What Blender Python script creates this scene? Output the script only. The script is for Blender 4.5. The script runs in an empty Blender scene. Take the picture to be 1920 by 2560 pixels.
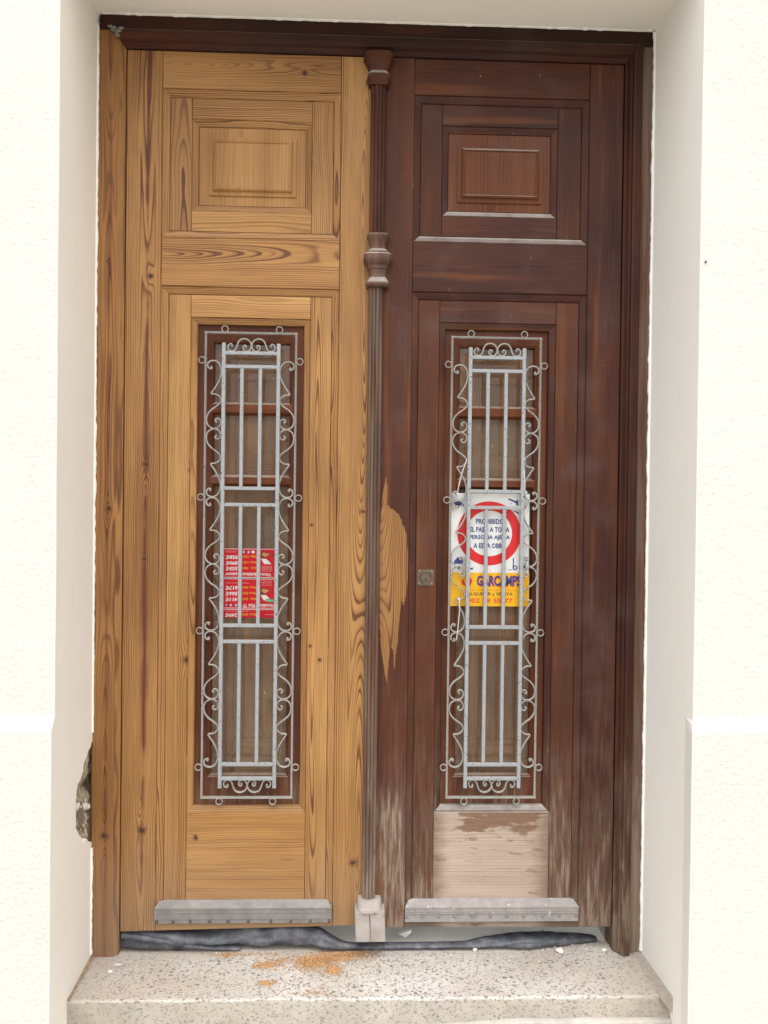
import bpy, math, random
from mathutils import Vector, Matrix
from mathutils.geometry import tessellate_polygon
from mathutils import noise as mn
random.seed(7)
S = bpy.context.scene
COL = S.collection

# ------------------------------------------------------------------ camera, sky, sun, exposure
cam_d = bpy.data.cameras.new('camera'); cam = bpy.data.objects.new('camera', cam_d); COL.objects.link(cam)
S.camera = cam
yaw, pitch, roll, D = 0.03317866, -0.00999462, 0.01190208, 2.0289
ca, sa, cb, sb, cc, sc_ = math.cos(yaw), math.sin(yaw), math.cos(pitch), math.sin(pitch), math.cos(roll), math.sin(roll)
fw = Vector((sa*cb, ca*cb, sb)); rt = Vector((ca, -sa, 0)); up = rt.cross(fw)
r2 = rt*cc + up*sc_; u2 = rt*(-sc_) + up*cc
M = Matrix.Identity(4)
for i in range(3):
    M[i][0] = r2[i]; M[i][1] = u2[i]; M[i][2] = -fw[i]
M[1][3] = -D
cam.matrix_world = M
cam_d.sensor_fit = 'VERTICAL'; cam_d.sensor_height = 24.0; cam_d.lens = 24.0*1924/2560
cam_d.clip_start = 0.05; cam_d.clip_end = 500

SUN_EL, SUN_AZ = 66.0, 1.0            # bright overcast: broad light from high in front of the facade
W = bpy.data.worlds.new('World'); S.world = W; W.use_nodes = True
wn = W.node_tree.nodes; wl = W.node_tree.links
bg = wn['Background']; sky = wn.new('ShaderNodeTexSky'); sky.sky_type = 'NISHITA'; sky.sun_disc = False
sky.sun_elevation = math.radians(SUN_EL); sky.sun_rotation = math.radians(180 - SUN_AZ)
sky.air_density = 1.0; sky.dust_density = 4.0; sky.ozone_density = 1.0
hs = wn.new('ShaderNodeHueSaturation'); hs.inputs['Saturation'].default_value = 0.22
wl.new(sky.outputs[0], hs.inputs['Color']); wl.new(hs.outputs[0], bg.inputs[0]); bg.inputs[1].default_value = 0.15
sun_d = bpy.data.lights.new('sun', 'SUN'); sun = bpy.data.objects.new('sun', sun_d); COL.objects.link(sun)
sun_d.energy = 1.5; sun_d.angle = math.radians(110); sun_d.color = (1.0, 0.975, 0.925)
e_, a_ = math.radians(SUN_EL), math.radians(SUN_AZ)
sdir = Vector((math.sin(a_)*math.cos(e_), -math.cos(a_)*math.cos(e_), math.sin(e_)))
sun.rotation_euler = sdir.to_track_quat('Z', 'Y').to_euler()
S.view_settings.view_transform = 'Standard'; S.view_settings.look = 'None'
S.view_settings.exposure = 0.92; S.view_settings.gamma = 1.0; S.view_settings.use_curve_mapping = False
S.cycles.max_bounces = 8; S.cycles.transparent_max_bounces = 12

# ------------------------------------------------------------------ object helpers
ORG = {}
def empty(name, loc, label=None, cat=None, group=None):
    o = bpy.data.objects.new(name, None); COL.objects.link(o); o.location = loc; ORG[o.name] = Vector(loc)
    o.empty_display_size = 0.05
    tag(o, label, cat, group)
    return o
def tag(o, label=None, cat=None, group=None, kind=None):
    if label: o['label'] = label
    if cat: o['category'] = cat
    if group: o['group'] = group
    if kind: o['kind'] = kind
    return o
def obj(name, verts, faces, mat, parent=None, smooth=False, mats=None, fm=None, horiz=False, wood=None):
    vs = [Vector(v) for v in verts]
    lo = Vector([min(v[i] for v in vs) for i in range(3)]); hi = Vector([max(v[i] for v in vs) for i in range(3)])
    c = (lo+hi)/2
    me = bpy.data.meshes.new(name)
    me.from_pydata([v-c for v in vs], [], faces)
    for m in (mats or [mat]): me.materials.append(m)
    if fm: me.polygons.foreach_set('material_index', fm)
    if smooth: me.polygons.foreach_set('use_smooth', [True]*len(me.polygons))
    at = me.attributes.new('grain', 'FLOAT_VECTOR', 'POINT')
    fl = []
    for v in vs:
        p = v-c
        fl += ([p.z, p.x, p.y] if horiz else [p.x, p.z, p.y])
    at.data.foreach_set('vector', fl)
    o = bpy.data.objects.new(name, me); COL.objects.link(o); ORG[o.name] = c
    if parent:
        o.parent = parent; o.location = c-ORG[parent.name]
    else: o.location = c
    if wood is not None: setwood(o, c, horiz, **wood)
    return o
def setwood(o, c, horiz, pith=None, d0=.03, slope=.0, freq=130., wob=.02, bright=1., red=0., wear=0., knots=(), streak=(0, 1, 0), dust=0., seed=None, con=1., flame=(0, 0, .03), grey=0.):
    """knots (X, Z, size) and pith X are world positions on the door; stored relative to the piece"""
    f = (lambda x, z: (z-c.z, x-c.x)) if horiz else (lambda x, z: (x-c.x, z-c.z))
    if seed is None: seed = random.random()*10
    if pith is None: a0 = random.uniform(-.06, .06)
    else: a0 = pith-(c.z if horiz else c.x)
    o['pith'] = (float(a0), float(d0), float(slope))
    o['rings'] = (float(freq)*1.62/200., float(seed)/10., float(wob))
    o['tone'] = (float(bright), float(red), float(wear))
    o['extra'] = (float(dust), float(con), float(grey)); o['flame'] = tuple(float(q) for q in flame)
    o['streak'] = (float(streak[0]-(c.z if horiz else c.x)) if streak[2] else 0., float(streak[1]), float(streak[2]))
    ks = list(knots)+[(0, 0, 0)]*(4-len(knots))
    for i, k in enumerate(ks[:4]):
        a, l = f(k[0], k[1]) if k[2] else (9., 9.)
        o['knot%d' % i] = (float(a), float(l), float(k[2]) if k[2] else .01)

def board(name, x0, x1, z0, z1, yf, yb, mat, parent, ch=.0012, horiz=False, wood=None, **kw):
    """a plank with chamfered front arrises; z0 / z1 may be (left, right) pairs for an out-of-square cut"""
    zl0, zr0 = z0 if isinstance(z0, tuple) else (z0, z0)
    zl1, zr1 = z1 if isinstance(z1, tuple) else (z1, z1)
    g = .0005
    q = [(x0+g, zl0+g), (x1-g, zr0+g), (x1-g, zr1-g), (x0+g, zl1-g)]
    qi = [(x0+g+ch, zl0+g+ch), (x1-g-ch, zr0+g+ch), (x1-g-ch, zr1-g-ch), (x0+g+ch, zl1-g-ch)]
    v = [(x, yf, z) for x, z in qi]+[(x, yf+ch, z) for x, z in q]+[(x, yb, z) for x, z in q]
    f = [(0, 1, 2, 3)]
    for i in range(4):
        j = (i+1) % 4
        f += [(4+i, 4+j, j, i), (8+i, 8+j, 4+j, 4+i)]
    f.append((11, 10, 9, 8))
    return obj(name, v, f, mat, parent, horiz=horiz, wood=wood if wood is not None else {}, **kw)

def mould(name, x0, x1, z0, z1, prof, mat, parent, sides='LRTB', yb=.03, wood=None, horizwood=None):
    """mitred moulding round a rectangle, one stick per side. prof: (inset, y) from the outer edge inwards"""
    out = []
    P = list(prof); P = P+[(P[-1][0], yb), (P[0][0], yb)]
    n = len(P)
    defs = {'T': lambda i, y: ((x0+i, y, z1-i), (x1-i, y, z1-i)), 'B': lambda i, y: ((x1-i, y, z0+i), (x0+i, y, z0+i)),
            'L': lambda i, y: ((x0+i, y, z0+(i if 'B' in sides else 0)), (x0+i, y, z1-i)), 'R': lambda i, y: ((x1-i, y, z1-i), (x1-i, y, z0+(i if 'B' in sides else 0)))}
    for s in sides:
        v = []
        for i, y in P:
            a, b = defs[s](i, y); v += [a, b]
        f = [(2*k, 2*((k+1) % n), 2*((k+1) % n)+1, 2*k+1) for k in range(n)]
        f += [tuple(2*k for k in range(n))[::-1], tuple(2*k+1 for k in range(n))]
        w = dict((horizwood or wood or {}) if s in 'TB' else (wood or {}))
        out.append(obj(name, v, f, mat, parent, horiz=s in 'TB', wood=w))
    return out

def bar(name, p, q, wx, wy, mat, parent, ch=.0008, **kw):
    """straight square bar from p to q (vertical or horizontal), chamfered"""
    p, q = Vector(p), Vector(q); d = (q-p).normalized(); s = Vector((0, 1, 0)); t = d.cross(s).normalized()
    a, b = wx/2, wy/2
    ring = [(a-ch, b), (a, b-ch), (a, -b+ch), (a-ch, -b), (-a+ch, -b), (-a, -b+ch), (-a, b-ch), (-a+ch, b)]
    v = [p+t*x+s*y for x, y in ring]+[q+t*x+s*y for x, y in ring]
    f = [(i, (i+1) % 8, 8+(i+1) % 8, 8+i) for i in range(8)]+[tuple(range(7, -1, -1)), tuple(range(8, 16))]
    return obj(name, v, f, mat, parent, **kw)

def sweep_rect(path, y, tk, dp):
    """flat strip bent along path [(x,z)] in the XZ plane; tk = thickness seen from the front, dp = depth"""
    v, f = [], []
    n = len(path)
    for i, (x, z) in enumerate(path):
        a = path[max(0, i-1)]; b = path[min(n-1, i+1)]
        dx, dz = b[0]-a[0], b[1]-a[1]; L = math.hypot(dx, dz) or 1
        nx, nz = -dz/L, dx/L
        h = tk/2; c = h*.45
        for o_, yy in ((h-c, y-dp/2), (h, y-dp/2+c), (h, y+dp/2), (-h, y+dp/2), (-h, y-dp/2+c), (-h+c, y-dp/2)):
            v.append((x+nx*o_, yy, z+nz*o_))
    for i in range(n-1):
        for k in range(6):
            a, b = i*6+k, i*6+(k+1) % 6
            f.append((a, b, b+6, a+6))
    f += [tuple(range(6))[::-1], tuple(range((n-1)*6, n*6))]
    return v, f
def spline(pts, sub=5):
    out = []
    n = len(pts)
    for i in range(n-1):
        p0, p1, p2, p3 = pts[max(0, i-1)], pts[i], pts[i+1], pts[min(n-1, i+2)]
        for s in range(sub):
            t = s/sub
            out.append(tuple(.5*((2*p1[k])+(-p0[k]+p2[k])*t+(2*p0[k]-5*p1[k]+4*p2[k]-p3[k])*t*t+(-p0[k]+3*p1[k]-3*p2[k]+p3[k])*t**3) for k in range(len(p1))))
    out.append(tuple(pts[-1]))
    return out
def add(dst, vf):
    v, f = vf; n = len(dst[0]); dst[0].extend([tuple(a) for a in v]); dst[1].extend([tuple(i+n for i in q) for q in f])
def ball(c, rx, ry, rz, n=8, m=6):
    v, f = [], []
    for i in range(m+1):
        th = math.pi*i/m
        for j in range(n):
            ph = 2*math.pi*j/n
            v.append((c[0]+rx*math.sin(th)*math.cos(ph), c[1]+ry*math.sin(th)*math.sin(ph), c[2]+rz*math.cos(th)))
    for i in range(m):
        for j in range(n):
            f.append((i*n+j, (i+1)*n+j, (i+1)*n+(j+1) % n, i*n+(j+1) % n))
    return v, f
def torus(c, R, r, ry, n=24, m=6):
    v, f = [], []
    for i in range(n):
        a = 2*math.pi*i/n
        for j in range(m):
            b = 2*math.pi*j/m+math.pi/m
            rr = R+r*math.cos(b)
            v.append((c[0]+rr*math.cos(a), c[1]+ry*math.sin(b), c[2]+rr*math.sin(a)))
    for i in range(n):
        for j in range(m):
            f.append((i*m+j, ((i+1) % n)*m+j, ((i+1) % n)*m+(j+1) % m, i*m+(j+1) % m))
    return v, f
def disc(c, r, y, n=32, r_in=0, yb=None):
    """thin disc or annulus lying in the XZ plane, front at y, back at yb"""
    v, f = [], []
    for i in range(n):
        a = 2*math.pi*i/n
        v.append((c[0]+r*math.cos(a), y, c[1]+r*math.sin(a)))
    if r_in:
        for i in range(n):
            a = 2*math.pi*i/n
            v.append((c[0]+r_in*math.cos(a), y, c[1]+r_in*math.sin(a)))
        f = [(i, (i+1) % n, n+(i+1) % n, n+i) for i in range(n)]
    else: f = [tuple(range(n))]
    if yb is not None:
        k = len(v); v += [(p[0], yb, p[2]) for p in v[:n]]
        f += [(i, k+i, k+(i+1) % n, (i+1) % n) for i in range(n)]
    return v, f
def boxvf(x0, x1, y0, y1, z0, z1):
    v = [(x, y, z) for x in (x0, x1) for y in (y0, y1) for z in (z0, z1)]
    return v, [(0, 1, 3, 2), (4, 6, 7, 5), (0, 4, 5, 1), (2, 3, 7, 6), (0, 2, 6, 4), (1, 5, 7, 3)]
def poly_prism(pts, y0, y1):
    """outline [(x,z)] given thickness"""
    n = len(pts); tri = tessellate_polygon([[Vector((a, b, 0)) for a, b in pts]])
    v = [(a, y0, b) for a, b in pts]+[(a, y1, b) for a, b in pts]
    f = [tuple(t) for t in tri]+[tuple(n+i for i in reversed(t)) for t in tri]
    f += [(i, n+i, n+(i+1) % n, (i+1) % n) for i in range(n)]
    return v, f
def lump(c, r, seed, n=10, m=7, amp=.35):
    v, f = ball((0, 0, 0), 1, 1, 1, n, m)
    out = []
    for p in v:
        p = Vector(p); k = 1+amp*mn.noise(p*1.7+Vector((seed*3.1, seed, -seed)))*1.6+amp*.5*mn.noise(p*4+Vector((seed, 0, 5)))
        out.append((c[0]+p.x*r[0]*k, c[1]+p.y*r[1]*k, c[2]+p.z*r[2]*k))
    return out, f

# ------------------------------------------------------------------ material helpers
class NG:
    def __init__(s, name):
        s.m = bpy.data.materials.new(name); s.m.use_nodes = True
        s.t = s.m.node_tree; s.N = s.t.nodes; s.L = s.t.links
        s.b = s.N['Principled BSDF']; s.out = s.N['Material Output']
    def put(s, inp, v):
        if isinstance(v, bpy.types.NodeSocket): s.L.new(v, inp)
        elif isinstance(v, (tuple, list)):
            inp.default_value = (tuple(v)+(1.,))[:4] if inp.type == 'RGBA' else tuple(v)[:3]
        else: inp.default_value = v
    def m_(s, op, a, b=0., c=0., clamp=False):
        n = s.N.new('ShaderNodeMath'); n.operation = op; n.use_clamp = clamp
        s.put(n.inputs[0], a); s.put(n.inputs[1], b); s.put(n.inputs[2], c); return n.outputs[0]
    def attr(s, name, obj_=False):
        n = s.N.new('ShaderNodeAttribute'); n.attribute_name = name; n.attribute_type = 'OBJECT' if obj_ else 'GEOMETRY'
        return n.outputs['Vector']
    def sep(s, v):
        n = s.N.new('ShaderNodeSeparateXYZ'); s.put(n.inputs[0], v); return n.outputs
    def comb(s, x, y, z):
        n = s.N.new('ShaderNodeCombineXYZ')
        for i, q in enumerate((x, y, z)): s.put(n.inputs[i], q)
        return n.outputs[0]
    def noise(s, vec, scale=1., detail=2., rough=.5, dist=0.):
        n = s.N.new('ShaderNodeTexNoise'); s.put(n.inputs['Vector'], vec)
        n.inputs['Scale'].default_value = scale; n.inputs['Detail'].default_value = detail
        n.inputs['Roughness'].default_value = rough; n.inputs['Distortion'].default_value = dist
        return n.outputs
    def vor(s, vec, scale, feature='F1', rand=1.):
        n = s.N.new('ShaderNodeTexVoronoi'); s.put(n.inputs['Vector'], vec); n.inputs['Scale'].default_value = scale
        n.feature = feature; n.inputs['Randomness'].default_value = rand; return n.outputs
    def mix(s, f, a, b, mode='MIX'):
        n = s.N.new('ShaderNodeMix'); n.data_type = 'RGBA'; n.blend_type = mode
        s.put(n.inputs[0], f); s.put(n.inputs[6], a); s.put(n.inputs[7], b); return n.outputs[2]
    def ss(s, v, lo, hi):
        n = s.N.new('ShaderNodeMapRange'); n.interpolation_type = 'SMOOTHSTEP'
        s.put(n.inputs[0], v); n.inputs[1].default_value = lo; n.inputs[2].default_value = hi
        return n.outputs[0]
    def mr(s, v, a, b, c, d):
        n = s.N.new('ShaderNodeMapRange'); s.put(n.inputs[0], v)
        for i, q in enumerate((a, b, c, d)): n.inputs[i+1].default_value = q
        return n.outputs[0]
    def ramp(s, v, pts):
        n = s.N.new('ShaderNodeValToRGB'); s.put(n.inputs[0], v); e = n.color_ramp.elements
        e[0].position, e[0].color = pts[0][0], tuple(pts[0][1])+(1,); e[1].position, e[1].color = pts[-1][0], tuple(pts[-1][1])+(1,)
        for p, c in pts[1:-1]:
            q = e.new(p); q.color = tuple(c)+(1,)
        return n.outputs[0]
    def bump(s, h, dist, strength=1.):
        n = s.N.new('ShaderNodeBump'); s.put(n.inputs['Height'], h); n.inputs['Distance'].default_value = dist
        n.inputs['Strength'].default_value = strength; s.L.new(n.outputs[0], s.b.inputs['Normal'])
    def pos(s): return s.N.new('ShaderNodeNewGeometry').outputs['Position']
    def nrm(s): return s.N.new('ShaderNodeNewGeometry').outputs['True Normal']
    def objc(s): return s.N.new('ShaderNodeTexCoord').outputs['Object']
    def col(s, c, rough=.6, spec=.4, metal=0.):
        s.put(s.b.inputs['Base Color'], c); s.put(s.b.inputs['Roughness'], rough)
        s.b.inputs['Specular IOR Level'].default_value = spec; s.b.inputs['Metallic'].default_value = metal
        return s.m

def grain_fields(g):
    G = g.sep(g.attr('grain')); a, l, d = G[0], G[1], G[2]
    P = g.sep(g.attr('pith', True)); R = g.sep(g.attr('rings', True)); T = g.sep(g.attr('tone', True)); X = g.sep(g.attr('extra', True))
    seed = g.m_('MULTIPLY', R[1], 70.)
    lo = g.noise(g.comb(g.m_('MULTIPLY', a, 2.), g.m_('MULTIPLY', l, 1.9), seed), 1., 2., .5)
    lc = g.sep(lo['Color'])
    A = g.m_('ADD', g.m_('SUBTRACT', a, P[0]), g.m_('MULTIPLY', g.m_('SUBTRACT', lc[0], .5), .030))
    Dp = g.m_('ADD', g.m_('ADD', P[1], d), g.m_('ADD', g.m_('MULTIPLY', P[2], l), g.m_('MULTIPLY', R[2], g.m_('MULTIPLY', g.m_('SUBTRACT', lc[1], .5), 2.))))
    r = g.m_('SQRT', g.m_('ADD', g.m_('MULTIPLY', A, A), g.m_('MULTIPLY', Dp, Dp)))
    # stacked flame figure along the pith line: contours slide along the plank near the pith and run straight further out
    F = g.sep(g.attr('flame', True))
    aw = g.m_('DIVIDE', A, g.m_('MAXIMUM', F[2], .004))
    sl = g.m_('ADD', g.m_('MULTIPLY', g.m_('SINE', g.m_('ADD', g.m_('MULTIPLY', l, 2.2), F[1])), .4545), g.m_('MULTIPLY', g.m_('SUBTRACT', lc[2], .5), .12))
    r = g.m_('ADD', r, g.m_('MULTIPLY', g.m_('MULTIPLY', F[0], sl), g.m_('EXPONENT', g.m_('MULTIPLY', g.m_('MULTIPLY', aw, aw), -1.))))
    core = None
    for i in range(4):
        K = g.sep(g.attr('knot%d' % i, True))
        da = g.m_('DIVIDE', g.m_('SUBTRACT', a, K[0]), K[2]); dl = g.m_('DIVIDE', g.m_('SUBTRACT', l, K[1]), K[2])
        e2 = g.m_('ADD', g.m_('MULTIPLY', da, g.m_('MULTIPLY', da, .35)), g.m_('MULTIPLY', dl, g.m_('MULTIPLY', dl, .05)))
        q = g.m_('MULTIPLY', g.m_('EXPONENT', g.m_('MULTIPLY', e2, -1.)), g.m_('MULTIPLY', K[2], 1.0))
        r = g.m_('ADD', r, q)
        dist = g.m_('SQRT', g.m_('ADD', g.m_('MULTIPLY', da, da), g.m_('MULTIPLY', dl, g.m_('MULTIPLY', dl, 1.15))))
        core = dist if core is None else g.m_('MINIMUM', core, dist)
    fn = g.noise(g.comb(g.m_('MULTIPLY', a, 34.), g.m_('MULTIPLY', l, 2.2), seed), 1., 4., .6)[0]
    r = g.m_('ADD', r, g.m_('MULTIPLY', g.m_('SUBTRACT', fn, .5), .0030))
    wv = g.noise(g.comb(g.m_('MULTIPLY', r, 45.), seed, 0.), 1., 2.)[0]
    t = g.m_('ADD', g.m_('MULTIPLY', g.m_('MULTIPLY', r, R[0]), 200.), g.m_('MULTIPLY', wv, 3.5))
    f = g.m_('FRACT', t)
    late = g.ramp(f, [(0, (.35,)*3), (.06, (.0,)*3), (.45, (.05,)*3), (.66, (.3,)*3), (.80, (.95,)*3), (.94, (1,)*3), (1, (.35,)*3)])
    fib = g.noise(g.comb(g.m_('MULTIPLY', a, 330.), g.m_('MULTIPLY', l, 9.), seed), 1., 3., .6)[0]
    big = g.noise(g.comb(g.m_('MULTIPLY', a, 9.), g.m_('MULTIPLY', l, 1.3), g.m_('ADD', seed, 4.)), 1., 3., .55)[0]
    # ring-by-ring strength of the late wood
    rs = g.noise(g.comb(g.m_('FLOOR', t), seed, 0.), 1.7, 0.)[0]
    cm = g.noise(g.comb(g.m_('MULTIPLY', a, 22.), g.m_('MULTIPLY', l, 1.5), g.m_('ADD', seed, 2.)), 1., 3., .55)[0]
    late = g.m_('MULTIPLY', g.m_('MULTIPLY', late, g.mr(rs, .3, .7, .55, 1.35)), g.m_('MULTIPLY', g.mr(cm, .36, .60, .42, 1.2), g.mr(fib, .3, .7, .82, 1.12)), clamp=True)
    return dict(a=a, l=l, d=d, seed=seed, late=late, fib=fib, big=big, core=core, T=T, X=X, r=r)

def dust_mix(g, col, amt, tint=(.36, .335, .31)):
    nz = g.sep(g.nrm())[2]
    n = g.noise(g.pos(), 22., 4., .6)[0]
    k = g.m_('MULTIPLY', g.ss(nz, .12, .48), g.m_('MULTIPLY', amt, g.mr(n, .3, .7, .55, 1.1)), clamp=True)
    return g.mix(k, col, tint)

def make_pine():
    g = NG('stripped_pine'); w = grain_fields(g); T, X = w['T'], w['X']
    early = g.ramp(w['big'], [(.25, (.222, .102, .030)), (.5, (.305, .155, .049)), (.78, (.395, .220, .078))])
    latec = g.ramp(w['big'], [(.3, (.070, .022, .007)), (.75, (.125, .044, .013))])
    c = g.mix(g.m_('MULTIPLY', w['late'], g.m_('MULTIPLY', X[1], .98), clamp=True), early, latec)
    c = g.mix(g.m_('MULTIPLY', T[1], g.mr(w['big'], .3, .7, .2, 1.), clamp=True), c, g.mix(w['late'], (.215, .078, .026), (.075, .021, .008)))
    p0 = g.pos()
    fm = g.m_('MULTIPLY', g.mr(w['fib'], .25, .75, .80, 1.18), g.mr(g.noise(p0, 3.1, 3., .5)[0], .3, .7, .90, 1.08))
    c = g.mix(1., c, g.comb(fm, fm, fm), 'MULTIPLY')
    # resin streak running through the heart of a plank
    K = g.sep(g.attr('streak', True))
    sn = g.noise(g.comb(1.3, g.m_('MULTIPLY', w['l'], 5.), w['seed']), 1., 3.)[0]
    off = g.m_('MULTIPLY', g.m_('SUBTRACT', g.noise(g.comb(7., g.m_('MULTIPLY', w['l'], 3.), w['seed']), 1., 1.)[0], .5), .012)
    dd = g.m_('DIVIDE', g.m_('SUBTRACT', g.m_('ADD', w['a'], off), K[0]), g.m_('MULTIPLY', K[1], g.mr(sn, .35, .65, .25, 1.5)))
    sm = g.m_('MULTIPLY', g.m_('EXPONENT', g.m_('MULTIPLY', g.m_('MULTIPLY', dd, dd), -1.)), g.m_('MULTIPLY', K[2], g.ss(sn, .30, .50)), clamp=True)
    c = g.mix(sm, c, (.088, .024, .010))
    kn = g.noise(g.comb(g.m_('MULTIPLY', w['a'], 170.), g.m_('MULTIPLY', w['l'], 130.), w['seed']), 1., 4., .65)[0]
    ck = g.m_('ADD', w['core'], g.m_('MULTIPLY', g.m_('SUBTRACT', kn, .5), 2.2))
    c = g.mix(g.m_('SUBTRACT', 1., g.m_('MULTIPLY', g.ss(ck, .5, 2.1), 1.)), c, (.13, .048, .018))
    c = g.mix(g.m_('SUBTRACT', 1., g.ss(ck, .30, 1.0)), c, (.026, .012, .007))
    # greyed foot of the door and scattered stains
    p = g.pos(); pz = g.sep(p)[2]
    gm = g.m_('MULTIPLY', g.ss(g.m_('ADD', g.m_('MULTIPLY', pz, -1.), g.m_('MULTIPLY', w['big'], .5)), 1.05, 1.5), .55)
    c = g.mix(gm, c, (.21, .145, .098))
    st = g.ss(g.noise(g.comb(g.m_('MULTIPLY', w['a'], 14.), g.m_('MULTIPLY', w['l'], 4.), g.m_('ADD', w['seed'], 9.)), 1., 5., .6)[0], .60, .75)
    c = g.mix(g.m_('MULTIPLY', st, .35), c, (.15, .070, .032))
    c = g.mix(1., c, g.comb(T[0], T[0], T[0]), 'MULTIPLY')
    c = dust_mix(g, c, X[0], (.27, .22, .17))
    g.bump(g.m_('ADD', w['late'], g.m_('MULTIPLY', w['fib'], .5)), .0005, .55)
    return g.col(c, g.mr(w['fib'], .2, .8, .5, .66), .3)

def make_varnish():
    g = NG('weathered_brown_varnish'); w = grain_fields(g); T, X = w['T'], w['X']
    p = g.pos(); P = g.sep(p)
    v1 = g.noise(g.comb(g.m_('MULTIPLY', w['a'], 10.), g.m_('MULTIPLY', w['l'], 2.2), w['seed']), 1., 4., .6)[0]
    c = g.ramp(v1, [(.28, (.034, .0115, .0085)), (.48, (.051, .0170, .0112)), (.62, (.072, .0235, .0120)), (.8, (.115, .040, .0150))])
    c = g.mix(g.m_('MULTIPLY', T[1], .6), c, (.115, .038, .013))
    lf = g.mr(w['late'], 0., 1., 1.08, .72); c = g.mix(1., c, g.comb(lf, lf, lf), 'MULTIPLY')
    # milky bloom on old varnish
    bl = g.ss(g.noise(p, 5.5, 5., .6)[0], .48, .74)
    c = g.mix(g.m_('MULTIPLY', bl, .45), c, (.094, .060, .053))
    # wear: bare wood showing, more towards the foot
    zg = g.mr(P[2], -.35, -1.12, 0., .29)
    wn_ = g.noise(g.comb(g.m_('MULTIPLY', w['a'], 105.), g.m_('MULTIPLY', w['l'], 9.), w['seed']), 1., 5., .62)[0]
    wn2 = g.noise(g.comb(g.m_('MULTIPLY', w['a'], 7.), g.m_('MULTIPLY', w['l'], 2.5), g.m_('ADD', w['seed'], 3.)), 1., 4., .6)[0]
    ws = g.m_('ADD', g.m_('ADD', g.m_('MULTIPLY', wn_, .55), g.m_('MULTIPLY', wn2, .45)), g.m_('ADD', zg, g.m_('MULTIPLY', T[2], .5)))
    soft = g.ss(ws, .54, .88); hard = g.ss(ws, .74, .86)
    og = g.ss(g.noise(g.comb(g.m_('MULTIPLY', w['a'], 30.), g.m_('MULTIPLY', w['l'], 1.6), g.m_('ADD', w['seed'], 6.)), 1., 3., .5)[0], .56, .72)
    c = g.mix(g.m_('MULTIPLY', og, .55), c, (.150, .052, .018))
    lowk = g.mr(P[2], -.35, -.8, 0., 1.)
    bare = g.mix(lowk, (.20, .082, .030), g.mix(w['late'], (.27, .205, .155), (.14, .095, .068)))
    c = g.mix(g.m_('MULTIPLY', soft, .75), c, g.mix(lowk, (.13, .048, .020), (.145, .098, .070)))
    c = g.mix(g.m_('MULTIPLY', hard, .8), c, bare)
    # pin-head chips of pale paint and plaster
    vo = g.vor(g.comb(P[0], g.m_('MULTIPLY', P[2], .6), P[1]), 26.)
    rad = g.mr(g.sep(vo['Color'])[0], .72, 1., 0., .075)
    sp = g.m_('LESS_THAN', g.m_('ADD', vo['Distance'], g.m_('MULTIPLY', g.noise(p, 260., 2.)[0], .06)), rad)
    c = g.mix(g.m_('MULTIPLY', sp, .75), c, (.33, .26, .21))
    vo2 = g.vor(g.comb(P[0], g.m_('MULTIPLY', P[2], .35), P[1]), 60.)
    sp2 = g.m_('LESS_THAN', g.m_('ADD', vo2['Distance'], g.m_('MULTIPLY', g.noise(p, 300., 2.)[0], .08)), g.mr(g.sep(vo2['Color'])[0], .80, 1., 0., .15))
    c = g.mix(g.m_('MULTIPLY', sp2, .5), c, (.26, .17, .12))
    # fine vertical scratches
    sc = g.ss(g.noise(g.comb(g.m_('MULTIPLY', w['a'], 260.), g.m_('MULTIPLY', w['l'], 3.5), w['seed']), 1., 2., .5)[0], .74, .79)
    c = g.mix(g.m_('MULTIPLY', sc, .45), c, (.20, .10, .055))
    gn_ = g.noise(g.comb(g.m_('MULTIPLY', w['a'], 70.), g.m_('MULTIPLY', w['l'], 3.), g.m_('ADD', w['seed'], 8.)), 1., 4., .6)[0]
    c = g.mix(g.m_('MULTIPLY', X[2], g.mr(gn_, .38, .6, .25, 1.1), clamp=True), c, (.150, .112, .085))
    c = g.mix(1., c, g.comb(T[0], T[0], T[0]), 'MULTIPLY')
    c = dust_mix(g, c, X[0])
    g.bump(g.m_('ADD', g.m_('MULTIPLY', w['late'], .4), w['fib']), .0006, .5)
    return g.col(c, g.mr(v1, .2, .8, .44, .62), .16)

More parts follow.
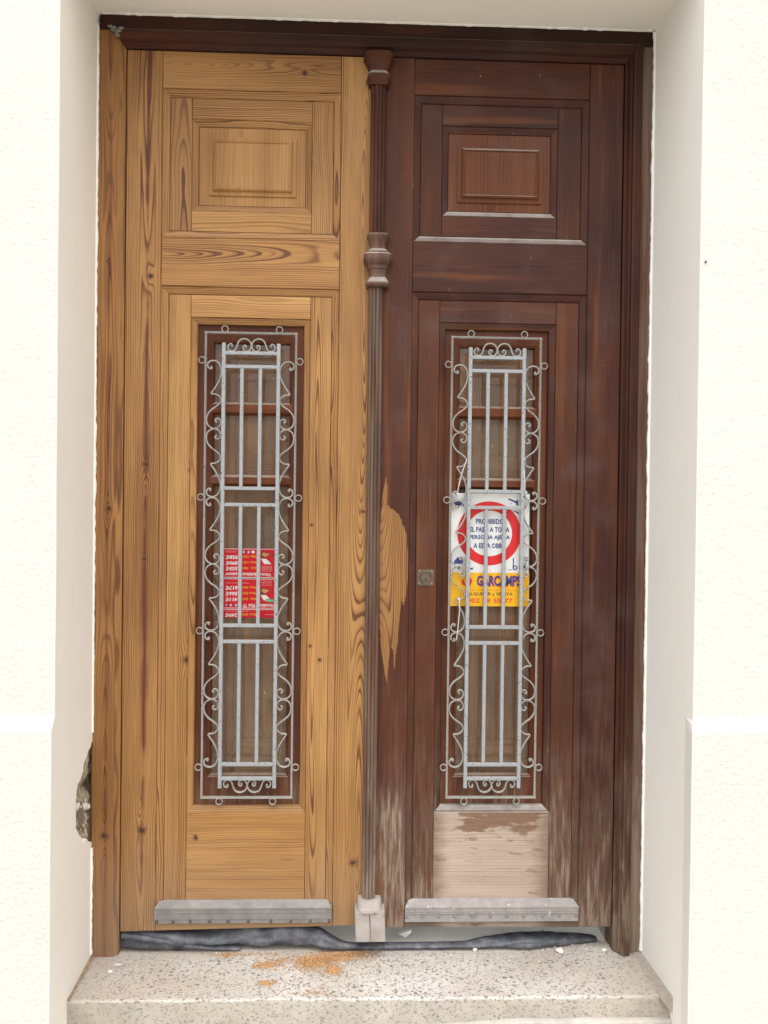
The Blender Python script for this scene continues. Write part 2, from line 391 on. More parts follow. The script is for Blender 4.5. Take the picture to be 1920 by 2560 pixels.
def make_barewood():
    g = NG('sun_bleached_wood'); w = grain_fields(g); T, X = w['T'], w['X']; P = g.sep(g.pos())
    c = g.ramp(w['big'], [(.25, (.270, .205, .160)), (.55, (.380, .300, .240)), (.8, (.450, .375, .315))])
    c = g.mix(g.m_('MULTIPLY', w['late'], .16), c, (.18, .12, .085))
    n = g.noise(g.comb(g.m_('MULTIPLY', w['a'], 60.), g.m_('MULTIPLY', w['l'], 15.), w['seed']), 1., 7., .68)[0]
    top = g.mr(w['a'], .050, .080, 0., .26)
    top = g.m_('MULTIPLY', top, g.m_('MULTIPLY', T[1], g.m_('SUBTRACT', 1., g.ss(g.m_('ABSOLUTE', g.m_('SUBTRACT', w['l'], .02)), .07, .15))))
    rem = g.ss(g.m_('ADD', n, top), .58, .70)
    eg = g.m_('MULTIPLY', g.ss(g.m_('ADD', g.m_('ABSOLUTE', w['l']), g.m_('MULTIPLY', n, .07)), .135, .20), .75)
    c = g.mix(eg, c, (.12, .075, .048))
    c = g.mix(g.m_('MULTIPLY', rem, .8), c, (.13, .060, .028))
    c = g.mix(g.m_('MULTIPLY', g.ss(n, .5, .7), .25), c, (.22, .18, .155))
    sc = g.ss(g.noise(g.comb(g.m_('MULTIPLY', w['a'], 330.), g.m_('MULTIPLY', w['l'], 5.), w['seed']), 1., 2., .5)[0], .70, .76)
    c = g.mix(g.m_('MULTIPLY', sc, .6), c, (.20, .12, .08))
    c = g.mix(1., c, g.comb(T[0], T[0], T[0]), 'MULTIPLY')
    c = dust_mix(g, c, X[0], (.36, .34, .31))
    g.bump(g.m_('ADD', w['late'], w['fib']), .0007, .6)
    return g.col(c, .75, .2)

def simple(name, c, rough=.6, spec=.4, metal=0., var=.12, scale=30., bmp=0., spots=None):
    g = NG(name); p = g.pos()
    n = g.noise(p, scale, 4., .6)[0]
    k = g.mr(n, .25, .75, 1-var, 1+var)
    cc_ = g.mix(1., tuple(c), g.comb(k, k, k), 'MULTIPLY')
    if spots:
        s2 = g.ss(g.noise(p, spots[0], 3., .6)[0], spots[1], spots[1]+.05)
        cc_ = g.mix(s2, cc_, spots[2])
    if bmp: g.bump(n, bmp, .6)
    return g.col(cc_, rough, spec, metal)

def make_plaster(name, base, rough_bump, fine):
    g = NG(name); p = g.pos()
    n1 = g.noise(p, 2.3, 3., .5)[0]; n2 = g.noise(p, fine, 4., .6)[0]; n3 = g.noise(p, fine*4, 3., .6)[0]
    k = g.mr(n1, .3, .7, .975, 1.015)
    c = g.mix(1., base, g.comb(k, k, k), 'MULTIPLY')
    g.bump(g.m_('ADD', g.ss(n2, .45, .75), g.m_('MULTIPLY', n3, .35)), rough_bump, .7)
    return g.col(c, .85, .2)

def make_terrazzo():
    g = NG('terrazzo'); p = g.pos(); P = g.sep(p)
    wa = g.noise(p, 38., 3., .6)['Color']
    vm = g.N.new('ShaderNodeVectorMath'); vm.operation = 'MULTIPLY_ADD'; g.put(vm.inputs[0], wa); vm.inputs[1].default_value = (.022,)*3; g.put(vm.inputs[2], p)
    base = g.ramp(g.noise(p, 5., 5., .6)[0], [(.3, (.385, .35, .305)), (.6, (.50, .47, .43)), (.8, (.57, .55, .515))])
    # scuffed clean tread versus dirt kept along the door and the sides
    back = g.ss(g.m_('ADD', P[1], g.m_('MULTIPLY', g.noise(p, 9., 4.)[0], .10)), -.01, .09)
    big = g.ss(g.noise(p, 3.2, 6., .65)[0], .46, .68)
    base = g.mix(g.m_('MULTIPLY', big, .45), base, (.36, .31, .25))
    side = g.ss(g.m_('ADD', g.m_('ABSOLUTE', g.m_('SUBTRACT', P[0], .04)), g.m_('MULTIPLY', g.noise(p, 7., 4.)[0], .16)), .60, .84)
    dirt = g.m_('MAXIMUM', back, side)
    base = g.mix(g.m_('MULTIPLY', dirt, .55), base, (.33, .28, .225))
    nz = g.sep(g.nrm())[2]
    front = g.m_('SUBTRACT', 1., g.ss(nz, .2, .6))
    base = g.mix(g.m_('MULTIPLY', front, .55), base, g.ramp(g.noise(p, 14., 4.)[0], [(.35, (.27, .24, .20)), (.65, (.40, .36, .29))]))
    col = base
    for sc, thr, rmax, stretch in ((84., .36, .40, 1.7), (135., .42, .42, 1.35), (56., .80, .38, 1.4), (210., .5, .40, 1.2)):
        v = g.vor(g.comb(g.sep(vm.outputs[0])[0], g.m_('MULTIPLY', g.sep(vm.outputs[0])[1], stretch), g.m_('MULTIPLY', g.sep(vm.outputs[0])[2], stretch)), sc)
        vc = g.sep(v['Color'])
        rad = g.mr(vc[0], thr, thr+.25, 0., rmax)
        inside = g.m_('LESS_THAN', v['Distance'], rad)
        chip = g.ramp(vc[1], [(0, (.07, .07, .075)), (.3, (.14, .135, .14)), (.55, (.26, .235, .22)), (.75, (.34, .27, .23)), (1, (.40, .37, .34))])
        fade = g.m_('MULTIPLY', inside, g.mr(dirt, 0., 1., .85, .38))
        col = g.mix(g.m_('MULTIPLY', fade, g.mr(front, 0., 1., 1., .7)), col, chip)
    g.bump(g.noise(p, 120., 4.)[0], .0006, .5)
    return g.col(col, .6, .3)

def make_paintmetal(name, c, chip=.66):
    g = NG(name); p = g.pos()
    n = g.noise(p, 60., 4., .6)[0]
    k = g.mr(n, .25, .75, .86, 1.1)
    cc_ = g.mix(1., c, g.comb(k, k, k), 'MULTIPLY')
    s = g.ss(g.noise(p, 190., 3., .55)[0], chip, chip+.04)
    cc_ = g.mix(s, cc_, (.07, .045, .035))
    nz = g.sep(g.nrm())[2]
    cc_ = g.mix(g.m_('MULTIPLY', g.ss(nz, .3, .9), .45), cc_, (.33, .31, .27))
    g.bump(n, .0006, .5)
    return g.col(cc_, .48, .45)

def make_glass():
    g = NG('dusty_glass'); p = g.pos()
    dn = g.noise(p, 14., 6., .65)[0]
    gl = g.N.new('ShaderNodeBsdfGlossy'); gl.inputs['Roughness'].default_value = .03; gl.inputs[0].default_value = (.9, .9, .9, 1)
    tr = g.N.new('ShaderNodeBsdfTransparent'); tr.inputs[0].default_value = (.93, .94, .92, 1)
    df = g.N.new('ShaderNodeBsdfDiffuse'); df.inputs[0].default_value = (.32, .235, .155, 1)
    fr = g.N.new('ShaderNodeFresnel'); fr.inputs[0].default_value = 1.5
    m1 = g.N.new('ShaderNodeMixShader'); g.L.new(fr.outputs[0], m1.inputs[0]); g.L.new(tr.outputs[0], m1.inputs[1]); g.L.new(gl.outputs[0], m1.inputs[2])
    m2 = g.N.new('ShaderNodeMixShader'); vo = g.vor(p, 30.)
    sp = g.m_('LESS_THAN', vo['Distance'], g.mr(g.sep(vo['Color'])[0], .8, 1., 0., .09))
    g.put(m2.inputs[0], g.m_('MAXIMUM', g.mr(dn, .3, .75, .12, .30), g.m_('MULTIPLY', sp, .7)))
    g.L.new(m1.outputs[0], m2.inputs[1]); g.L.new(df.outputs[0], m2.inputs[2]); g.L.new(m2.outputs[0], g.out.inputs[0])
    return g.m

def make_tarp():
    g = NG('black_plastic_sheet'); p = g.pos()
    n = g.noise(p, 26., 6., .68)[0]
    c = g.ramp(n, [(.3, (.030, .032, .039)), (.48, (.056, .059, .070)), (.6, (.105, .107, .116)), (.78, (.24, .235, .235))])
    g.bump(g.noise(p, 70., 4.)[0], .002, .6)
    return g.col(c, .5, .4)
def make_masonry():
    g = NG('broken_masonry'); p = g.pos(); n = g.noise(p, 55., 6., .7)[0]
    c = g.ramp(n, [(.28, (.14, .10, .065)), (.45, (.36, .28, .19)), (.6, (.50, .42, .30)), (.8, (.58, .52, .40))])
    g.bump(n, .004, .8)
    return g.col(c, .95, .1)

PINE, VARN, BARE = make_pine(), make_varnish(), make_barewood()
PL_WALL = make_plaster('white_stucco', (.562, .545, .508), .0013, 95.)
PL_REV = make_plaster('smooth_plaster', (.81, .78, .72), .0006, 20.)
PL_REVR = make_plaster('smooth_plaster_cool', (.79, .775, .735), .0006, 20.)
TERR = make_terrazzo()
GREY = make_paintmetal('grey_painted_iron', (.255, .268, .278), .62)
GREYW = make_paintmetal('grey_painted_scroll_iron', (.25, .24, .22), .62)
ZINC = simple('dull_zinc', (.36, .345, .33), .45, .5, .25, .22, 40., .0006)
NAIL = simple('rusty_nail', (.10, .08, .07), .5, .5, .4)
GLASS = make_glass(); TARP = make_tarp(); MASON = make_masonry()
BRASS = simple('tarnished_brass', (.125, .095, .065), .38, .5, .55, .25, 90.)
BLACK = simple('keyway_black', (.01, .01, .01), .8)
WHITEP = simple('sign_white', (.56, .56, .55), .35, .4, var=.02)
REDP = simple('sign_red', (.50, .010, .014), .35, .4, var=.03)
YELP = simple('sign_yellow', (.62, .33, .003), .35, .4, var=.03)
NAVY = simple('sign_navy', (.030, .040, .17), .4, .4, var=.03)
ORNG = simple('sign_orange', (.52, .050, .010), .4, .4, var=.03)
INK = simple('print_black', (.025, .02, .02), .5, .3)
FRED = simple('flyer_red', (.42, .008, .014), .45, .2, var=.04)
FWHITE = simple('flyer_white', (.55, .53, .52), .3, .4, var=.02)
FYEL = simple('flyer_yellow', (.55, .26, .02), .3, .4, var=.02)
FBROWN = simple('flyer_brown', (.10, .03, .015), .3, .4); FTAN = simple('flyer_tan', (.42, .19, .07), .3, .4); FGREEN = simple('flyer_green', (.04, .25, .08), .3, .4)
FGREY = simple('flyer_grey', (.55, .54, .55), .3, .4); FBLUE = simple('flyer_blue', (.13, .14, .30), .3, .4)
TIE = simple('white_nylon', (.48, .46, .42), .4, .4, var=.05)
CHALK = simple('plaster_fragment', (.66, .63, .58), .9, .1, var=.12, scale=90., bmp=.002)
SAW = simple('sawdust', (.47, .27, .125), .9, .1, var=.5, scale=420.)
BRICK = simple('fired_brick', (.30, .13, .075), .9, .1, var=.25, scale=80., bmp=.003)
DKBRICK = simple('brick_grey_brown', (.20, .155, .12), .9, .1, var=.25, scale=80., bmp=.003)
CONC = simple('street_concrete', (.43, .40, .345), .9, .15, var=.12, scale=4., bmp=.003)
DARKROOM = simple('hallway_plaster', (.20, .17, .14), .9, .1)
BLKWHITE = simple('whitewashed_block', (.31, .275, .25), .8, .2, var=.22, scale=25., bmp=.002, spots=(60., .66, (.22, .17, .13)))

# ------------------------------------------------------------------ setting: street, hallway, facade
def sheet(name, v, f, m, kind='structure'):
    o = obj(name, v, f, m); o['kind'] = kind; return o
sheet('street', [(-60, -80, -1.38), (60, -80, -1.38), (60, .6, -1.38), (-60, .6, -1.38)], [(0, 1, 2, 3)], CONC)
# hallway behind the door (keeps the daylight out)
hv, hf = boxvf(-1.1, 1.2, .30, 2.6, -1.26, 1.7)
sheet('hallway_wall', hv, [f for i, f in enumerate(hf) if i != 2], DARKROOM)

YF, YP = -.287, -.306            # wall face, plinth face
XL, XR = -.676, .7765            # outer arris of the reveals
ZPL = -.50                       # top of the plinth
facade = empty('facade_wall', (0, .0, -1.36), 'white plastered house wall framing the recessed double door, with deep reveals and a low plinth', 'wall')
def xrev(y, s):
    t = y/YF
    return (-.684+(XL+.684)*t) if s < 0 else (.766+(XR-.766)*t)
def wall_face(side):
    # upper field, bevel and plinth of one side, with a soft uneven arris
    s = -1 if side == 'L' else 1
    xe = XL if side == 'L' else XR
    far = s*3.2
    n = 420
    rows = []
    for i in range(n+1):
        z = 3.4-(3.4+1.378)*i/n
        t = min(1, max(0, (ZPL+.016-z)/.030)); t = t*t*(3-2*t)
        yf = YF+(YP-YF)*t
        rr = .0060+.0012*mn.noise(Vector((z*9, s, 0)))
        dx = .0014*mn.noise(Vector((z*3, s*3, 2)))+.0003*mn.noise(Vector((z*18, s*3, 7)))
        x0 = xe-(.009*t if side == 'R' else 0)+dx
        r = []
        r.append((far, yf, z)); r.append((x0+s*.05, yf, z))
        for k in range(6):
            a = math.pi/2*k/5
            r.append((x0+s*rr*(1-math.sin(a)), yf+rr*(1-math.cos(a)), z))
        r.append((xrev(YF+.04, s), YF+.04, z))
        rows.append(r)
    # rows above the opening are cut off by the lintel: keep the opening part only up to z = 1.262
    m = len(rows[0]); v = [p for r in rows for p in r]; f = []; fm = []
    for i in range(n):
        for k in range(m-1):
            q = (i*m+k, i*m+k+1, (i+1)*m+k+1, (i+1)*m+k)
            f.append(q if s < 0 else q[::-1]); fm.append(0 if k < 4 else 1)
    o = obj('plaster_face', v, f, None, facade, mats=[PL_WALL, PL_REV if s < 0 else PL_REVR], fm=fm)
    return o
wall_face('L'); wall_face('R')
# lintel field above the opening and the soffit
ZS = 1.262
v = [(XL-.01, YF-.0005, 3.4), (XR+.01, YF-.0005, 3.4), (XR+.01, YF-.0005, ZS), (XL-.01, YF-.0005, ZS)]
obj('lintel_face', v, [(3, 2, 1, 0)], PL_WALL, facade)
n = 60; v = []
for i in range(n+1):
    x = XL-.02+(XR-XL+.04)*i/n
    for y in (YF-.0005, -.02, .03):
        v.append((x, y, (ZS-.004*(y+.287)/.3)+(.0015*mn.noise(Vector((x*30, 1, 1))) if y < .03 else -.004)-(.004 if y == -.02 else 0)))
f = [(i*3+k, (i+1)*3+k, (i+1)*3+k+1, i*3+k+1) for i in range(n) for k in range(2)]
obj('soffit', v, f, PL_REV, facade)
# left reveal with the broken patch beside the jamb
hole = [(-.0248, -.6322), (-.0504, -.6435), (-.0772, -.6595), (-.0918, -.6844), (-.1029, -.6913), (-.1267, -.6961), (-.1317, -.7142), (-.1367, -.7322), (-.1417, -.7488), (-.1359, -.7697),
        (-.1338, -.7865), (-.1353, -.7992), (-.1186, -.8183), (-.0997, -.8345), (-.0841, -.8604), (-.0728, -.8531), (-.0532, -.8616), (-.025, -.8824)]
hole = [(-.006, -.618)]+hole+[(-.006, -.893)]
rh = random.Random(3); hj = []
for i in range(len(hole)-1):
    a, b = hole[i], hole[i+1]
    for k in range(5):
        t = k/5; j = .0022 if k else 0
        hj.append((a[0]+(b[0]-a[0])*t+rh.uniform(-j, j), a[1]+(b[1]-a[1])*t+rh.uniform(-j, j)))
hj.append(hole[-1])
def xrev(y, s):
    t = (y-0)/(YF)
    return (-.684+(XL+.684)*t) if s < 0 else (.766+(XR-.766)*t)
out = [(YF+.04, -1.378), (YF+.04, 1.28), (.02, 1.28), (.02, hj[0][1])]+hj+[(.02, hj[-1][1]), (.02, -1.378)]
tri = tessellate_polygon([[Vector((a, b, 0)) for a, b in out]])
v = [(xrev(y, -1), y, z) for y, z in out]; nb = len(v)
f = [tuple(t) for t in tri]
# thickness of the plaster round the hole
v += [(xrev(y, -1)-.016+rh.uniform(-.002, .002), y+rh.uniform(-.002, .002), z) for y, z in hj]
for i in range(len(hj)-1):
    f.append((4+i, 5+i, nb+i+1, nb+i))
obj('reveal', v, f, PL_REV, facade)
v = [(xrev(y, 1), y, z) for y in (YF+.04, .02) for z in (-1.378, 1.28)]
obj('reveal', v, [(0, 1, 3, 2)], PL_REVR, facade)
# broken masonry in the hole
gn, gm_ = 40, 46; v = []; f = []
for i in range(gn+1):
    for j in range(gm_+1):
        y = -.16+.28*i/gn; z = -.905+.31*j/gm_
        h = .5*mn.noise(Vector((y*38, z*38, 2)))+.35*mn.noise(Vector((y*90, z*90, 5)))
        deep = .010*math.exp(-((z+.745)/.022)**2)*1.8
        v.append((-.699+h*.016-deep, y, z))
for i in range(gn):
    for j in range(gm_):
        a = i*(gm_+1)+j; f.append((a, a+1, a+gm_+2, a+gm_+1))
obj('rubble_core', v, f, MASON, facade)
def prism(name, c, s, rot, m, jit=.002, seed=1):
    r = random.Random(seed); v, f = boxvf(-s[0]/2, s[0]/2, -s[1]/2, s[1]/2, -s[2]/2, s[2]/2)
    Mx = Matrix.Rotation(math.radians(rot), 3, 'X')
    v = [Mx @ Vector([a+r.uniform(-jit, jit) for a in p])+Vector(c) for p in v]
    return obj(name, v, f, m, facade)
prism('brick_or_hollow_shade', (-.705, -.118, -.716), (.03, .040, .026), 4, DKBRICK, seed=2)
prism('brick_or_hollow_shade', (-.703, -.122, -.7665), (.024, .032, .010), -3, BRICK, seed=3)
prism('brick_or_hollow_shade', (-.700, -.088, -.795), (.022, .060, .050), 24, DKBRICK, seed=4)
prism('brick_or_hollow_shade', (-.701, -.112, -.785), (.026, .026, .040), 12, MASON, seed=5)
prism('brick_or_hollow_shade', (-.716, -.113, -.741), (.022, .050, .018), 0, BLACK, seed=6)  # black block: the shade inside the hollow, painted as a dark piece
d_ = ([], [])
for i, (y, z, r) in enumerate([(-.128, -.757, .009), (-.112, -.757, .010), (-.096, -.753, .012), (-.078, -.751, .013), (-.060, -.752, .013), (-.044, -.753, .011), (-.028, -.752, .010), (-.016, -.753, .009)]):
    add(d_, lump((-.697, y, z-.36*(y+.128)), (.010, .012, r*.85), i, 10, 7, .25))
obj('mortar_lump', d_[0], d_[1], CHALK, facade, smooth=True)
d_ = ([], [])
for i in range(46):
    y = rh.uniform(-.12, -.03); z = -.80-.075*rh.random()+(y+.07)*-.2*0
    add(d_, lump((-.694+rh.uniform(-.004, .004), y, z), (rh.uniform(.002, .006),)*3, i, 6, 4, .4))
for i in range(16):
    y = rh.uniform(-.09, -.02); add(d_, lump((-.694, y, rh.uniform(-.70, -.65)), (.004, rh.uniform(.003, .008), rh.uniform(.004, .01)), i+50, 7, 5, .4))
o = obj('rubble', d_[0], d_[1], MASON, facade); o['kind'] = 'stuff'
# ragged plaster lips overlapping the frame
def lip(x, s, z0, z1, m, seed):
    n = 260; v = []; f = []
    for i in range(n+1):
        z = z0+(z1-z0)*i/n
        w = .0035+.0045*abs(mn.noise(Vector((z*14, seed, 0))))+.002*mn.noise(Vector((z*60, seed, 3)))
        v += [(x-s*w, -.0145, z), (x-s*w*.8, -.0185, z), (x+s*.012, -.020, z)]
    for i in range(n):
        for k in range(2):
            a = i*3+k; f.append((a, a+1, a+4, a+3))
    obj('plaster_lip', v, f, m, facade)
lip(-.6835, -1, -.60, 1.225, PL_REV, 1); lip(-.6835, -1, -1.18, -.90, PL_REV, 4); lip(.7655, 1, -1.18, 1.25, PL_REVR, 2)
n = 300; v = []; f = []
for i in range(n+1):
    x = -.672+1.43*i/n; w = .001+.003*abs(mn.noise(Vector((x*20, 3, 0))))+.002*mn.noise(Vector((x*75, 1, 3)))
    v += [(x, -.0138, 1.253-w), (x, -.018, 1.254-w*.6), (x, -.024, 1.272)]
f = [(i*3+k, i*3+k+1, i*3+k+4, i*3+k+3) for i in range(n) for k in range(2)]
obj('plaster_lip', v, f, PL_REV, facade)
# small dark fixing left in the wall at the right
nl = obj('nail', *ball((.787, YF-.002, .563), .0025, .004, .0025), NAIL, facade)

# doorstep
def slab(name, x0, x1, y0, y1, z0, z1, m, parent=None, r=.006, nx=90, jag=.0):
    v = []; f = []
    z1f = z1 if callable(z1) else (lambda x: z1)
    z1 = z1f(x1)
    prof = [(y1, z1), (y0+.05, z1), (y0+r, z1)]+[(y0+r-r*math.sin(a), z1-r+r*math.cos(a)) for a in (.4, .8, 1.2, 1.57)]+[(y0, (z0+z1)/2), (y0, z0), (y1, z0)]
    k = len(prof)
    for i in range(nx+1):
        x = x0+(x1-x0)*i/nx
        for j, (y, z) in enumerate(prof):
            e = jag*(mn.noise(Vector((x*22, j*.4, z0)))+.6*mn.noise(Vector((x*70, j, 1)))) if 2 <= j <= 8 else 0
            v.append((x, y+e, (z-abs(e)*.6 if j < 7 else z)+(z1f(x)-z1 if j < 8 else 0)))
    for i in range(nx):
        for j in range(k-1):
            a = i*k+j; f.append((a, a+1, a+k+1, a+k))
    f += [tuple(range(k)), tuple(range(nx*k, nx*k+k))[::-1]]
    return obj(name, v, f, m, parent)
step = empty('doorstep', (.04, -.1, -1.38), 'pale terrazzo doorstep slab speckled with grey chips at the foot of the double door', 'doorstep')
slab('tread', -.700, .7735, -.190, .55, -1.262, -1.189, TERR, step, jag=.0018)
slab('lower_step', -.660, .80, -.204, .45, -1.38, lambda x: -1.2405-.035*max(0, min(1, (.42-x)/.55))**1.3+.0015*mn.noise(Vector((x*9, 0, 0))), simple('old_concrete', (.42, .39, .35), .85, .2, var=.18, scale=30., bmp=.003), step, jag=.004)
v, f = boxvf(-.614, .690, .050, .30, -1.20, -1.1878)
obj('threshold', v, f, simple('threshold_lit_tone', (.70, .67, .62), .85, .2, var=.10, scale=18., bmp=.001), step)  # paler than the slab: daylight under the leaves put into the colour
# mortar fillet between slab and right reveal, and a rough patch at its nose
d_ = ([], [])
v = []; f = []
n = 40
for i in range(n+1):
    y = -.205+.21*i/n; e = mn.noise(Vector((y*40, 2, 1)))*.005
    v += [(.745+e, y, -1.1885), (.752+e*.5, y, -1.185+e*.2), (.7745, y, -1.1835+e*.5), (.785, y, -1.238)]
f = [(i*4+k, i*4+k+4, i*4+k+5, i*4+k+1) for i in range(n) for k in range(3)]
f.append((0, 1, 2, 3))
obj('mortar_fillet', v, f, simple('step_mortar', (.34, .30, .26), .95, .1, var=.2, scale=60., bmp=.003), step)
v = []; f = []
for i in range(n+1):
    y = -.19+.20*i/n; e = mn.noise(Vector((y*50, 5, 1)))*.003
    v += [(-.672+e, y, -1.1887), (-.680, y, -1.1862+e*.5), (-.690, y, -1.184)]
f = [(i*3+k, i*3+k+1, i*3+k+4, i*3+k+3) for i in range(n) for k in range(2)]
obj('mortar_fillet', v, f, simple('edge_grime', (.27, .20, .14), .95, .1, var=.25, scale=70., bmp=.002), step)

# ------------------------------------------------------------------ fixed door frame
frame = empty('door_frame', (.04, 0, -1.188), 'wooden door frame round both leaves, honey pine left jamb with dark brown head and right jamb', 'door frame')
wj = dict(pith=-.650, d0=.008, slope=.002, freq=165, wob=.010, flame=(.040, 1.0, .013), red=.55, bright=1.0, con=1.1, knots=[(-.6474, -.0202, .007), (-.6508, -.8717, .009), (-.655, .62, .003)], streak=(-.65, .005, .6))
# left jamb: flat face, then chamfer towards the leaf
def jambL():
    zt = 1.2185; zb = -1.1885; yb = .06
    ring = [(-.6865, yb), (-.6865, -.011), (-.6845, -.012), (-.6405, -.012), (-.6275, -.012), (-.6258, -.0105), (-.6150, -.001), (-.6150, yb)]
    v = [(x, y, zb) for x, y in ring]+[(x, y, zt-(.0055 if x < -.64 else .0055+(x+.64)/.61)) for x, y in ring]
    k = len(ring); f = [(i, (i+1) % k, k+(i+1) % k, k+i) for i in range(k)]+[tuple(range(k))[::-1], tuple(range(k, 2*k))]
    return obj('jamb', v, f, PINE, frame, wood=wj)
jambL()
hw = dict(pith=1.235, d0=.03, freq=140, wob=.02, bright=.50, red=0., wear=-.06, dust=.5)
o = board('head', -.679, .7640, 1.2137, 1.2535, -.012, .06, VARN, frame, horiz=True, wood=hw)
obj('head_block', *boxvf(-.684, -.655, -.0135, .05, 1.2185, 1.2255), VARN, frame, wood=dict(bright=.55, wear=.2))
def run_h(name, x0l, x1r, prof, m, w, mitre=0):
    """horizontal stick; prof list (y, z)"""
    k = len(prof); v = [(x0l+max(0, 1.2135-z)*mitre, y, z) for y, z in prof]+[(x1r, y, z) for y, z in prof]
    f = [(i, k+i, k+(i+1) % k, (i+1) % k) for i in range(k)]+[tuple(range(k)), tuple(range(k, 2*k))[::-1]]
    return obj(name, v, f, m, frame, horiz=True, wood=w)
run_h('head_moulding', -.640, .7335, [(.06, 1.2135), (-.020, 1.2135), (-.026, 1.2095), (-.026, 1.195), (-.022, 1.191), (-.021, 1.187), (-.012, 1.182), (-.006, 1.1745), (-.004, 1.1725), (.06, 1.1725)], VARN, dict(hw, dust=.9, bright=.62), mitre=.61)
# right jamb: outer band, fillet and inner moulding
wr = dict(pith=.70, d0=.03, freq=150, wob=.02, bright=.72, wear=.03)
def run_v(name, z0, z1, prof, m, w):
    k = len(prof); v = [(x, y, z0) for x, y in prof]+[(x, y, z1) for x, y in prof]
    f = [(i, (i+1) % k, k+(i+1) % k, k+i) for i in range(k)]+[tuple(range(k))[::-1], tuple(range(k, 2*k))]
    return obj(name, v, f, m, frame, wood=w)
run_v('jamb', -1.1885, 1.2125, [(.7340, .06), (.7340, -.010), (.7350, -.012), (.795, -.012), (.795, .06)], VARN, dict(wr, wear=.22, bright=1.0, red=.5, grey=.7))
run_v('jamb_moulding', -1.1885, 1.2120, [(.6925, .06), (.6925, -.002), (.6975, -.006), (.7035, -.0165), (.7065, -.018), (.7085, -.026), (.7130, -.0275), (.7270, -.0270), (.7320, -.0235), (.7338, -.0175), (.7338, .06)], VARN, wr)

# ------------------------------------------------------------------ door leaves
def deep(v, y): return v*(1+y/D)     # photo-plane reading to its true place at depth y
Y1, Y2, Y3 = .009, .018, .004        # sub-frame, panel ground, raised field
M1 = [(0, 0), (.0013, .0030), (.0040, .0031), (.0130, .0058), (.0176, .0076), (.0190, .0115)]
M2 = [(0, Y1), (.0013, Y1+.0028), (.0040, Y1+.0030), (.0120, Y1+.0060), (.0158, Y1+.0076), (.0170, Y2+.002)]
left = empty('door_leaf', (-.29, .02, -1.125), 'left door leaf of stripped honey-coloured pine with bold grain', 'door')
right = empty('door_leaf', (.36, .02, -1.125), 'right door leaf in dark brown weathered varnish with a bare patch by the lock', 'door')

